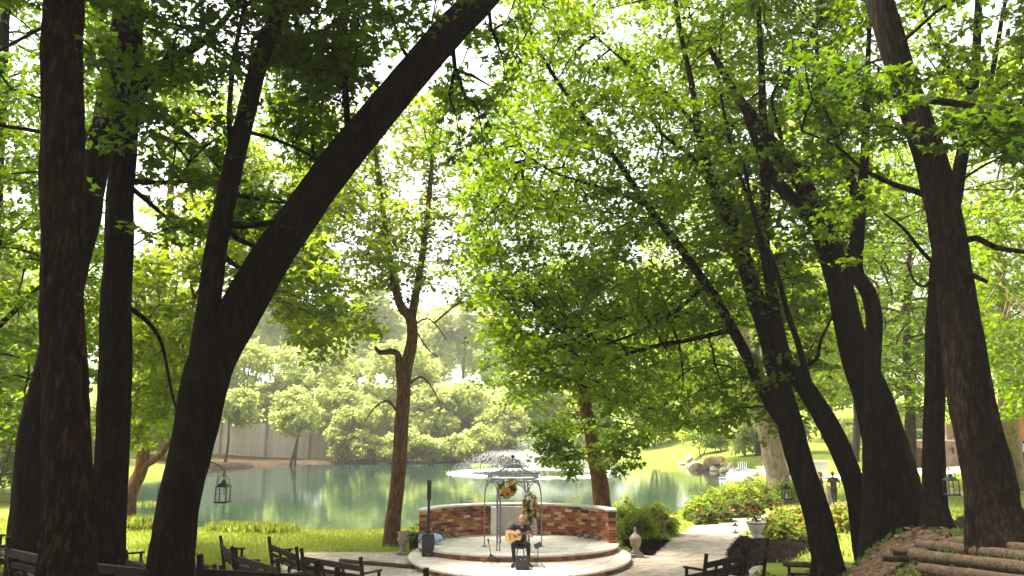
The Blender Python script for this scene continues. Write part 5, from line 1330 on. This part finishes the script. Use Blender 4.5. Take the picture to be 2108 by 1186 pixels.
MB().box((0, 0, .05), (.42, .42, .10)).build('foot', M_STONE, u2, bevel=.015)
MB().lathe([(.17, .10), (.12, .16), (.09, .22), (.12, .28), (.16, .36), (.175, .48), (.19, .52), (.15, .58), (.10, .63), (.05, .68), (.035, .75), (.045, .79), (.01, .86)], 20).build('body', M_STONE, u2, True)
_q = gp(1366, 1104); u3 = thing('bird_bath', 'dark stone pedestal bowl with brown plant in front of the lime shrubs', 'bird bath', _q)
MB().box((0, 0, .05), (.34, .34, .10)).build('base', M_STONE, u3, bevel=.01)
MB().lathe([(.15, .10), (.10, .16), (.085, .34), (.11, .44), (.25, .50), (.29, .56), (.26, .56), (.2, .52)], 22).build('bowl', M_STONE, u3, True)
a = leaves_on_clumps(np.array([[0, 0, .62, .12], [.03, 0, .72, .1]]), 30, .10, flat=.9); link('foliage', leaf_mesh('foliage', *a[:4], LF_RED, 'oval', a[4]), u3)['kind'] = 'stuff'
_q = gp(1558, 1108); u4 = thing('flower_pot', 'wide cream stone pot with dark rim and red flowers beside the path', 'pot', _q)
MB().box((0, 0, .04), (.44, .44, .08)).build('foot', M_CAP, u4, bevel=.012)
MB().lathe([(.20, .08), (.15, .12), (.17, .17), (.25, .28), (.30, .42), (.31, .48)], 26).build('bowl', M_CAP, u4, True)
MB().lathe([(.31, .481), (.36, .50), (.37, .54), (.35, .56), (.30, .56), (.29, .52)], 26).build('rim', M_STONE, u4, True)
a = leaves_on_clumps(np.array([[0, 0, .66, .2], [.04, 0, .80, .17], [-.05, 0, .74, .15]]), 46, .12, flat=.9); link('foliage', leaf_mesh('foliage', *a[:4], LF_DKSHRUB, 'oval', a[4]), u4)['kind'] = 'stuff'
FL['red'] = mat('petal_red', (0.30, 0.012, 0.006), 0.5, (0.42, 0.03, 0.01), 14); rf_ = flower_mesh(FL['red'], 99)
for k in range(8):
    o = link('bloom', rf_, u4, (rng.normal(0, .11), rng.normal(-.03, .1), rng.uniform(.82, 1.0)), (rng.normal(0, .5) + .5, rng.normal(0, .5), 0)); o.scale = (1.4,) * 3

def lantern(label, top, s=1.0, bracket=None, pole=None):
    """four-post lantern with glass, candle and peaked roof hanging by its ring from top"""
    root = thing('hanging_lantern', label, 'lantern', Vector(top) - Vector((0, 0, .46 * s)), 0, 'black hanging lanterns')
    b_ = .085 * s; h_ = .22 * s
    MB().box((0, 0, .012 * s), (b_ * 2.3, b_ * 2.3, .024 * s)).build('base', M_BLACK, root, bevel=.003)
    for sx in (-1, 1):
        for sy in (-1, 1): MB().box((sx * b_, sy * b_, .024 * s + h_ / 2), (.012 * s, .012 * s, h_)).build('corner_bar', M_BLACK, root)
    for k in range(4):
        a_ = R(90 * k); MB().box((b_ * .97 * math.cos(a_), b_ * .97 * math.sin(a_), .024 * s + h_ / 2), (.003, b_ * 1.86, h_ * .98), Matrix.Rotation(a_, 3, 'Z')).build('pane', M_GLASS, root)
    MB().tube([(0, 0, .024 * s), (0, 0, .12 * s)], .03 * s, 12).build('candle', M_CANDLE, root)
    mb = MB(); z0 = .024 * s + h_
    mb.lathe([(b_ * 1.6, z0), (b_ * 1.55, z0 + .012 * s), (b_ * .7, z0 + .06 * s), (b_ * .45, z0 + .065 * s), (b_ * .4, z0 + .10 * s), (.008 * s, z0 + .115 * s)], 4); me_ = mb.mesh('roof', M_BLACK); o = link('roof', me_, root, None, (0, 0, R(45)))
    hp = [(.10 * s * math.cos(R(t_)), 0, z0 + .02 * s + .17 * s * math.sin(R(t_))) for t_ in range(0, 181, 15)]
    MB().tube(hp, .005 * s, 6).build('handle', M_BLACK, root)
    if bracket is not None:
        e = Vector(bracket) - root.location; t_ = Vector((0, 0, .44 * s))
        m_ = t_.lerp(e, .5) + Vector((0, 0, .06))
        MB().tube(catmull([t_ + Vector((0, 0, -.02)), t_ + Vector((-.015, 0, .01)), t_ + Vector((.0, 0, .04)), m_, e], 5), .006, 6).build('bracket', M_BLACK, root)
    if pole is not None:
        f = pole; hk = [Vector((f, 0, -(root.location.z - h1(root.location.x + f, root.location.y)) - .15)), Vector((f, 0, .40 * s)), Vector((f * .85, 0, .52 * s)), Vector((f * .45, 0, .55 * s)), Vector((.01, 0, .50 * s)), Vector((0, 0, .44 * s))]
        MB().tube([hk[0]] + catmull(hk[1:], 6), .007, 6).build('hook_pole', M_BLACK, root)
    return root
def stem_hit(root, z, side):
    """a point on the bark of a tree at height z, on the given side in x"""
    best = None
    for ch in root.children:
        if ch.name.startswith('trunk'):
            for v in ch.data.vertices:
                p = v.co + root.location
                if abs(p.z - z) < .12 and (best is None or p.x * side > best.x * side): best = p.copy()
    return best
e8 = stem_hit(t8, 2.75, -1); lantern('black lantern with candle hanging from the slanting maple above the flower bed', e8 + Vector((-.16, -.12, -.06)), .85, bracket=e8 + Vector((.03, 0, .06)))
e13 = stem_hit(t13, 3.25, -1); lantern('black lantern with candle hanging on a hook from the big tapering tree', e13 + Vector((-.22, -.1, -.10)), .85, bracket=e13 + Vector((.04, 0, .05)))
e4 = stem_hit(t4, 3.2, 1); lantern('black lantern with candle hanging from the forked leaning tree over the pond view', e4 + Vector((.2, .05, -.10)), .85, bracket=e4 + Vector((-.04, 0, .05)))
_q = gp(1522, 1122); lantern('small lantern on a thin hook pole at the path edge', (_q.x - .1, _q.y, _q.z + .80), .95, pole=.14)

# ================================================================== FAR SIDE
M_FENCE = mat('weathered_fence_boards', (0.42, 0.36, 0.32), 0.9, (0.58, 0.51, 0.46), 1.5, 0.3, 8, stretch=(3, 3, .4), rand=0.12)
M_FPOST = mat('fence_post', (0.20, 0.15, 0.12), 0.9, (0.32, 0.26, 0.22), 3)
fa, fb = Vector((-46, 88, 0)), Vector((-6, 112, 0)); nb = 84
fence = thing('plank_fence', 'tall weathered grey plank wall along the far bank', 'fence', (fa.x, fa.y, h1(fa.x, fa.y)))
fd = (fb - fa); fang = math.atan2(fd.y, fd.x); step = fd.length / nb
fme = MB().box((0, 0, 2.0), (step * .97, .06, 4.3)).mesh('plank', M_FENCE)
pme = MB().box((0, -.12, 2.05), (.26, .26, 4.5)).mesh('post', M_FPOST)
for k in range(nb):
    p = fa + fd * ((k + .5) / nb); z_ = h1(p.x, p.y)
    link('plank', fme, fence, (p.x - fa.x, p.y - fa.y, z_ - fence.location.z + rng.normal(0, .03)), (0, 0, fang))
    if k % 10 == 0: link('post', pme, fence, (p.x - fa.x, p.y - fa.y, z_ - fence.location.z), (0, 0, fang))
# riprap and boulders
rip = [gp(*p) for p in [(1415, 958), (1440, 962), (1465, 967), (1490, 973), (1515, 979), (1532, 986), (1520, 993)]]
kk_ = 0
for a_, b_ in zip(rip[:-1], rip[1:]):
    for j in range(9):
        p = a_.lerp(b_, j / 9) + Vector((rng.normal(0, .5), rng.normal(0, .7), 0)); r_ = rng.uniform(.28, .6)
        rock('rock', (p.x, p.y, max(h1(p.x, p.y), WATER_Z) + r_ * .2), r_, M_PALEST, 'pale edging stone on the pond shore below the blue chairs', 'rock', 'pale stones edging the pond', seed=500 + kk_); kk_ += 1
for k, (x_, y_, r_, sq, lab) in enumerate([(1475, 948, 2.0, (1.1, .8, .62), 'large brown slab boulder nearest the blue chairs'), (1436, 948, 1.8, (1.0, .8, .75), 'large tan boulder between the slab and the grey rock'), (1398, 950, 1.5, (1, .9, .8), 'rough grey-brown boulder at the pond shore'), (1345, 952, 1.1, (1.2, .8, .6), 'low dark boulder at the back of the pond')]):
    r_ *= .72; p = W(x_, y_, 78); rock('boulder', (p.x, p.y, h1(p.x, p.y) + r_ * .25), r_, M_BOULDER, lab, 'boulder', seed=40 + k, sq=sq)
# adirondack chairs
M_CHAIR = mat('pale_blue_paint', (0.45, 0.56, 0.78), 0.5, (0.60, 0.68, 0.84), 3)
def adirondack(label, loc, rz, s=1.0):
    root = thing('garden_chair', label, 'chair', loc, rz, 'pale blue garden chairs'); root.scale = (s, s, s)
    for k in range(5):
        x_ = (k - 2) * .115; hh_ = 1.02 - .05 * abs(k - 2)
        MB().bar((x_ * .85, .18, .30), (x_ * 1.2, .50, hh_), .10, .02, (1, 0, 0)).build('back_slat', M_CHAIR, root)
        MB().box((0, -.30 + k * .105, .37 - k * .028), (.56, .095, .02)).build('seat_slat', M_CHAIR, root)
    for s_ in (-1, 1):
        MB().box((s_ * .30, -.02, .555), (.13, .70, .024)).build('armrest', M_CHAIR, root); MB().box((s_ * .29, -.30, .275), (.03, .11, .55)).build('leg', M_CHAIR, root)
        MB().bar((s_ * .26, -.33, .34), (s_ * .26, .48, .05), .03, .12, (0, 0, 1)).build('side_rail', M_CHAIR, root); MB().box((s_ * .28, .32, .28), (.03, .08, .55)).build('leg', M_CHAIR, root)
for k, (x_, y_, Y_, rz, lab) in enumerate([(1494, 962, 58, 20, 'pale blue slatted garden chair on the stone terrace, next to the boulders'), (1508, 962, 59, -10, 'pale blue slatted garden chair standing between two others'), (1528, 966, 57, 160, 'pale blue garden chair showing its seat, beside a pair'), (1574, 974, 54, 15, 'pale blue garden chair half hidden by the pale leaning trunk')]):
    p = W(x_, y_, Y_); adirondack(lab, (p.x, p.y, h1(p.x, p.y)), R(rz + 180), 1.12)
# white garden wall with small openings
M_OCHRE = mat('ochre_vent', (0.30, 0.17, 0.07), 0.8)
p = W(1650, 980, 50); ww = thing('white_wall', 'low white painted wall with two small square openings on the lawn', 'wall', (p.x, p.y, h1(p.x, p.y) - .05), R(-6))
MB().box((0, 0, .6), (3.4, .3, 1.2)).build('wall', M_WHITE, ww, bevel=.01); MB().box((0, 0, 1.24), (3.6, .42, .08)).build('coping', M_CAP, ww, bevel=.01)
for x_ in (-.75, -.3): MB().box((x_, -.155, .52), (.24, .012, .3)).build('opening', M_OCHRE, ww)
# stone fireplace wall
M_FSTONE = mat('fireplace_stone', (0.20, 0.125, 0.085), 0.9, (0.42, 0.31, 0.24), 5, 0.8, 9, rand=0.0)
p = W(1930, 956, 50); fp = thing('stone_fireplace', 'long stone outdoor fireplace wall with arched niche and chimney', 'fireplace', (p.x, p.y, h1(p.x, p.y) - .1), R(-4))
fw = MB(); arch = [(-1.35 + .52 * math.cos(R(t_)), .95 + .42 * math.sin(R(t_))) for t_ in range(180, -1, -15)]
outl = [(-2.3, 0), (-1.87, 0)] + arch + [(-.83, 0), (2.3, 0), (2.3, 1.75), (-2.3, 1.75)]
fw.add([(x_, -.3, z_) for x_, z_ in outl] + [(x_, .5, z_) for x_, z_ in outl], [tuple(range(len(outl))), tuple(reversed(range(len(outl), 2 * len(outl))))] + [(i, len(outl) + i, len(outl) + (i + 1) % len(outl), (i + 1) % len(outl)) for i in range(len(outl))])
fw.build('wall', M_FSTONE, fp); MB().box((-1.35, .3, .7), (1.1, .08, 1.36)).build('niche_back', M_BOULDER, fp)
MB().box((0, .1, 1.80), (4.8, 1.0, .1)).build('coping', M_CAP, fp, bevel=.01); MB().box((1.3, .1, 2.35), (1.3, .7, 1.0)).build('chimney', M_FSTONE, fp, bevel=.02)
MB().box((-1.2, .3, 2.5), (1.6, .5, .1)).build('shelf', M_CAP, fp); 
for x_ in (-1.9, -.5): MB().box((x_, .3, 2.15), (.12, .3, .62)).build('shelf_post', M_WHITE, fp)
for k in range(34):                                           # face stones standing proud
    x_, z_ = rng.uniform(-.6, 2.15), rng.uniform(.15, 1.6)
    MB().box((x_, -.305, z_), (rng.uniform(.2, .42), .05 + rng.uniform(0, .03), rng.uniform(.12, .22))).build('stone', M_FSTONE, fp, bevel=.02)
MB().box((.9, -.35, 1.15), (.12, .04, .42)).build('slot', M_BLACK, fp)
# cedar building
M_CEDAR = mat('cedar_boards', (0.50, 0.17, 0.05), 0.7, (0.62, 0.26, 0.09), 3, 0.2, 10, stretch=(4, 4, .5), rand=0.1)
p = W(2110, 965, 44); cbd = thing('cedar_building', 'orange cedar-clad building with white lower storey beyond the grey trunk', 'building', (p.x, p.y, h1(p.x, p.y) - .1), R(-12))
MB().box((1.8, 1.5, 1.0), (6.4, 3.0, 2.0)).build('lower_wall', M_WHITE, cbd); MB().box((1.8, 1.5, 2.05), (6.7, 3.2, .12)).build('band', M_WOODDK, cbd)
for k in range(26): MB().box((-1.4 + k * .25, -.02, 3.0), (.24, .06 + .012 * (k % 2), 1.8)).build('board', M_CEDAR, cbd)
MB().box((1.8, 1.55, 3.0), (6.3, 3.0, 1.8)).build('upper_wall', M_CEDAR, cbd)
MB().box((1.8, 1.5, 3.96), (7.0, 3.8, .12)).build('roof', M_WOODDK, cbd)
MB().box((0.0, -.02, .95), (.9, .05, 1.1)).build('window', M_BLACK, cbd)
# wooden post by the walkers
p = W(1706, 1020, 38.5); MBp = MB().box((0, 0, .5), (.16, .16, 1.0)); o = MBp.build('wooden_post', M_FPOST, None, bevel=.015, loc=(p.x, p.y, h1(p.x, p.y))); tag(o, 'short weathered wooden post at the path between the two people', 'post')

# ================================================================== FOUNTAIN
LF_SPRAY = leafmat('water_spray', (0.80, 0.82, 0.84), (0.88, 0.88, 0.88), (0.8, 0.82, 0.84), (0.88, 0.88, 0.88), 0.5, 0.3)
fq = onwater(1100, 974); fo = thing('fountain', 'floating pond fountain throwing a wide white umbrella of spray', 'fountain', (fq[0], fq[1], WATER_Z))
MB().lathe([(.6, -.1), (.65, .02), (.5, .12), (.15, .18), (.12, .3)], 20).build('float', M_BLACK, fo, True)
N = 15000
az = rng.uniform(0, 2 * math.pi, N); Rm = rng.choice([7.6, 6.6, 4.6, 2.2], N, p=[.42, .25, .2, .13]) * rng.normal(1, .05, N); apx = np.where(Rm > 4, 1.7, 2.6) * rng.normal(1, .06, N)
tt_ = rng.random(N) ** .8
rr_ = Rm * tt_; zz_ = .25 + apx * 4 * tt_ * (1 - tt_) * .95
pos = np.stack([rr_ * np.cos(az), rr_ * np.sin(az), zz_], 1) + rng.normal(0, .07, (N, 3)); pos[:, 2] = np.maximum(pos[:, 2], .03)
link('spray', leaf_mesh('spray', pos, rng.normal(0, 1, (N, 3)), rng.normal(0, 1, (N, 3)) + np.stack([np.cos(az), np.sin(az), 2 - 4 * tt_], 1), rng.uniform(.02, .075, N), LF_SPRAY, 'oval'), fo)['kind'] = 'stuff'
N = 6000
az = rng.uniform(0, 2 * math.pi, N); rr_ = np.abs(rng.normal(7.2, .45, N)); pos = np.stack([rr_ * np.cos(az), rr_ * np.sin(az), rng.uniform(.008, .10, N)], 1); nr = rng.normal(0, .4, (N, 3)); nr[:, 2] += 1
link('foam', leaf_mesh('foam', pos, nr, rng.normal(0, 1, (N, 3)), rng.uniform(.06, .17, N), LF_SPRAY, 'oval'), fo)['kind'] = 'stuff'

# ================================================================== SHRUBS, GRASS, GROUND COVER
def shrub(label, x, y, wd, hg, leaf, lsize, n_, per=26, group=None, second=None):
    z = h1(x, y); root = thing('shrub', label, 'shrub', (x, y, z), 0, group)
    g = rng.normal(0, 1, (n_, 3)); g /= np.linalg.norm(g, axis=1, keepdims=True); g[:, 2] = np.abs(g[:, 2])
    k = rng.uniform(.55, 1.0, (n_, 1)) * (1 + .16 * np.sin(g[:, 0:1] * 5 + x) * np.sin(g[:, 1:2] * 4 + y))
    c = g * k * np.array([wd / 2, wd / 2, hg * .88]) + np.array([0, 0, hg * .06])
    cl = np.concatenate([c, np.full((n_, 1), .16) * rng.uniform(.7, 1.3, (n_, 1))], 1)
    a = leaves_on_clumps(cl, per, lsize, up=.6, centre=(0, 0, 0), outw=.5, flat=.8, droop=.1)
    if second is not None:
        sel = rng.random(len(a[0])) < .16
        b_ = [q[sel] for q in a]; a = [q[~sel] for q in a]
        link('red_foliage', leaf_mesh('red_foliage', *b_[:4], second, 'oval', b_[4]), root)['kind'] = 'stuff'
    link('foliage', leaf_mesh('foliage', *a[:4], leaf, 'oval', a[4]), root)['kind'] = 'stuff'
    mb = MB()
    for i in range(0, n_, max(1, n_ // 22)): mb.tube([(rng.normal(0, .05), rng.normal(0, .05), -.05), tuple(c[i] * .5), tuple(c[i])], [.012, .008, .004], 5, cap=False)
    link('stems', mb.mesh('stems', BK_GREY, True), root)['kind'] = 'stuff'
    return root
for k, (x_, y_, w__, h__) in enumerate([(1312, 1112, 1.5, 1.15), (1352, 1100, 1.5, 1.1), (1285, 1092, 1.3, 1.2)]):
    p = gp(x_, y_); shrub(['lime green leafy shrub beside the right end of the brick wall', 'lime green leafy shrub behind the bird bath', 'lime green leafy shrub behind the wall end'][k], p.x, p.y, w__, h__, LF_SHRUB, .12, 130)
for k, (x_, y_, w__, h__) in enumerate([(1436, 1078, 1.3, .95), (1468, 1070, 1.5, 1.2), (1500, 1062, 1.6, 1.3), (1535, 1055, 1.6, 1.35), (1570, 1048, 1.7, 1.35), (1606, 1043, 1.8, 1.3), (1640, 1040, 1.6, 1.2)]):
    p = gp(x_, y_ - 6); shrub('bright lime shrub in the hedge along the far side of the path', p.x, p.y, w__, h__, LF_SHRUB, .13, 120, group='lime hedge along the path')
for k, (x_, y_) in enumerate([(1452, 1084), (1484, 1079), (1516, 1071), (1548, 1063), (1582, 1056)]):
    p = gp(x_, y_ - 6); shrub('low green shrub with reddish leaves in front of the lime hedge', p.x, p.y, 1.0, .62, LF_DKSHRUB, .14, 70, group='reddish shrubs before the hedge', second=LF_RED)
for k, (x_, y_) in enumerate([(1592, 1102), (1622, 1110), (1652, 1102), (1682, 1110), (1735, 1096), (1608, 1086), (1642, 1080), (1690, 1080), (1730, 1076), (1764, 1084), (1760, 1066), (1816, 1075)]):
    p = gp(x_, y_); shrub('broad-leaved yellow-green shrub with red tinges in the bed under the maples', p.x, p.y, 1.15, .72, LF_SHRUB, .15, 80, group='bed shrubs under the maples', second=LF_RED)
for k, (x_, y_, h__) in enumerate([(470, 1092, .38), (520, 1096, .42), (565, 1096, .40), (300, 1062, .8), (330, 1075, .7), (640, 1092, .3), (290, 1090, .6)]):
    p = gp(x_, y_); N = 420
    root = thing('reed_clump', 'tall bright grass clump at the pond edge', 'grass clump', p, 0, 'grass clumps on the near shore')
    pos = np.stack([rng.normal(0, .35, N), rng.normal(0, .22, N), np.zeros(N) - .03], 1); d = rng.normal(0, .28, (N, 3)); d[:, 2] = 1; nr = rng.normal(0, 1, (N, 3)); nr[:, 2] *= .2
    link('blades', leaf_mesh('blades', pos, nr, d, h__ * rng.uniform(.5, 1.1, N), LF_GRASS, 'slim'), root)['kind'] = 'stuff'
def scatter(nm, n_, bx, keep, size, leaf, kind, upright=True, lab=None):
    X = rng.uniform(bx[0], bx[1], n_); Y_ = rng.uniform(bx[2], bx[3], n_); k = keep(X, Y_); X, Y_ = X[k], Y_[k]; N = len(X)
    pos = np.stack([X, Y_, H(X, Y_) + (0 if upright else .012)], 1)
    if upright: d = rng.normal(0, .45, (N, 3)); d[:, 2] = 1; nr = rng.normal(0, 1, (N, 3)); nr[:, 2] *= .3
    else: d = rng.normal(0, 1, (N, 3)); nr = rng.normal(0, .35, (N, 3)); nr[:, 2] += 1
    o = link(nm, leaf_mesh(nm, pos, nr, d, size * rng.uniform(.5, 1.4, N), leaf, kind)); tag(o, lab, nm.replace('_', ' '), kind='stuff')
dry = lambda X, Y_: (pond_sd(X, Y_) > .15) & ~in_plaza(X, Y_) & ~in_stage(X, Y_) & (near_line(X, Y_, PATH) > 1.05) & ~mul1(X, Y_) & ~mulch_left_bed(X, Y_)
def wavy(X, Y_): return soil_of(X, Y_) + .35 * np.sin(X * 1.9 + 1.3 * np.sin(Y_)) * np.sin(Y_ * 1.6)
scatter('lawn_grass', 75000, (-22, 4, 20, 34), lambda X, Y_: dry(X, Y_) & (wavy(X, Y_) < .5), .11, LF_GRASS, 'slim', True, 'bright short lawn grass on the near bank of the pond')
scatter('lawn_grass', 36000, (3, 34, 22, 52), lambda X, Y_: dry(X, Y_) & (wavy(X, Y_) < .5) & (near_line(X, Y_, LANE) > 1.55), .15, LF_GRASS, 'slim', True, 'bright lawn grass on the right bank between path and pond')
scatter('leaf_litter', 42000, (-14, 16, 5, 21), lambda X, Y_: dry(X, Y_) & (wavy(X, Y_) > .35), .075, LF_LITTER, 'oval', False, 'dry brown leaf litter under the trees')
scatter('ground_cover', 15000, (3, 16, 10, 21), lambda X, Y_: dry(X, Y_) & (wavy(X, Y_) > .2) & (np.sin(X * 2.3) * np.sin(Y_ * 1.9 + X) > .1), .085, LF_DKSHRUB, 'oval', True, 'low green seedlings growing through the leaf litter')

# small pieces belong to the part they sit on
def under(root, part, *names):
    ch = list(root.children); host = next(c for c in ch if c.name.split('.')[0] == part)
    for c in ch:
        if c.name.split('.')[0] in names: c.parent = host
under(gt, 'soundboard', 'rosette', 'sound_hole', 'bridge'); under(gt, 'neck', 'fretboard'); under(gt, 'headstock', 'tuning_peg')
under(sp, 'subwoofer', 'grille', 'badge', 'foot'); under(sp, 'line_array', 'driver'); under(wd, 'cabinet', 'back_panel', 'socket')
under(fp, 'wall', 'stone', 'slot', 'niche_back'); under(cbd, 'upper_wall', 'board'); under(ww, 'wall', 'opening'); under(u4, 'foliage', 'bloom')
for o in list(C.objects):
    if o.name.startswith('hanging_lantern'): under(o, 'base', 'candle', 'corner_bar')

# ================================================================== HAZE
hz = MB().box((0, 290, 30), (2000, 640, 66))
hm = bpy.data.materials.new('thin_haze'); hm.use_nodes = True
n = hm.node_tree; n.nodes.remove(n.nodes['Principled BSDF'])
pv = n.nodes.new('ShaderNodeVolumePrincipled'); pv.inputs['Color'].default_value = (1.0, 0.97, 0.90, 1); pv.inputs['Density'].default_value = 0.0006; pv.inputs['Anisotropy'].default_value = 0.0
n.links.new(pv.outputs[0], n.nodes['Material Output'].inputs['Volume'])
tag(hz.build('haze', hm), 'thin bright haze over the pond', 'haze', kind='stuff')
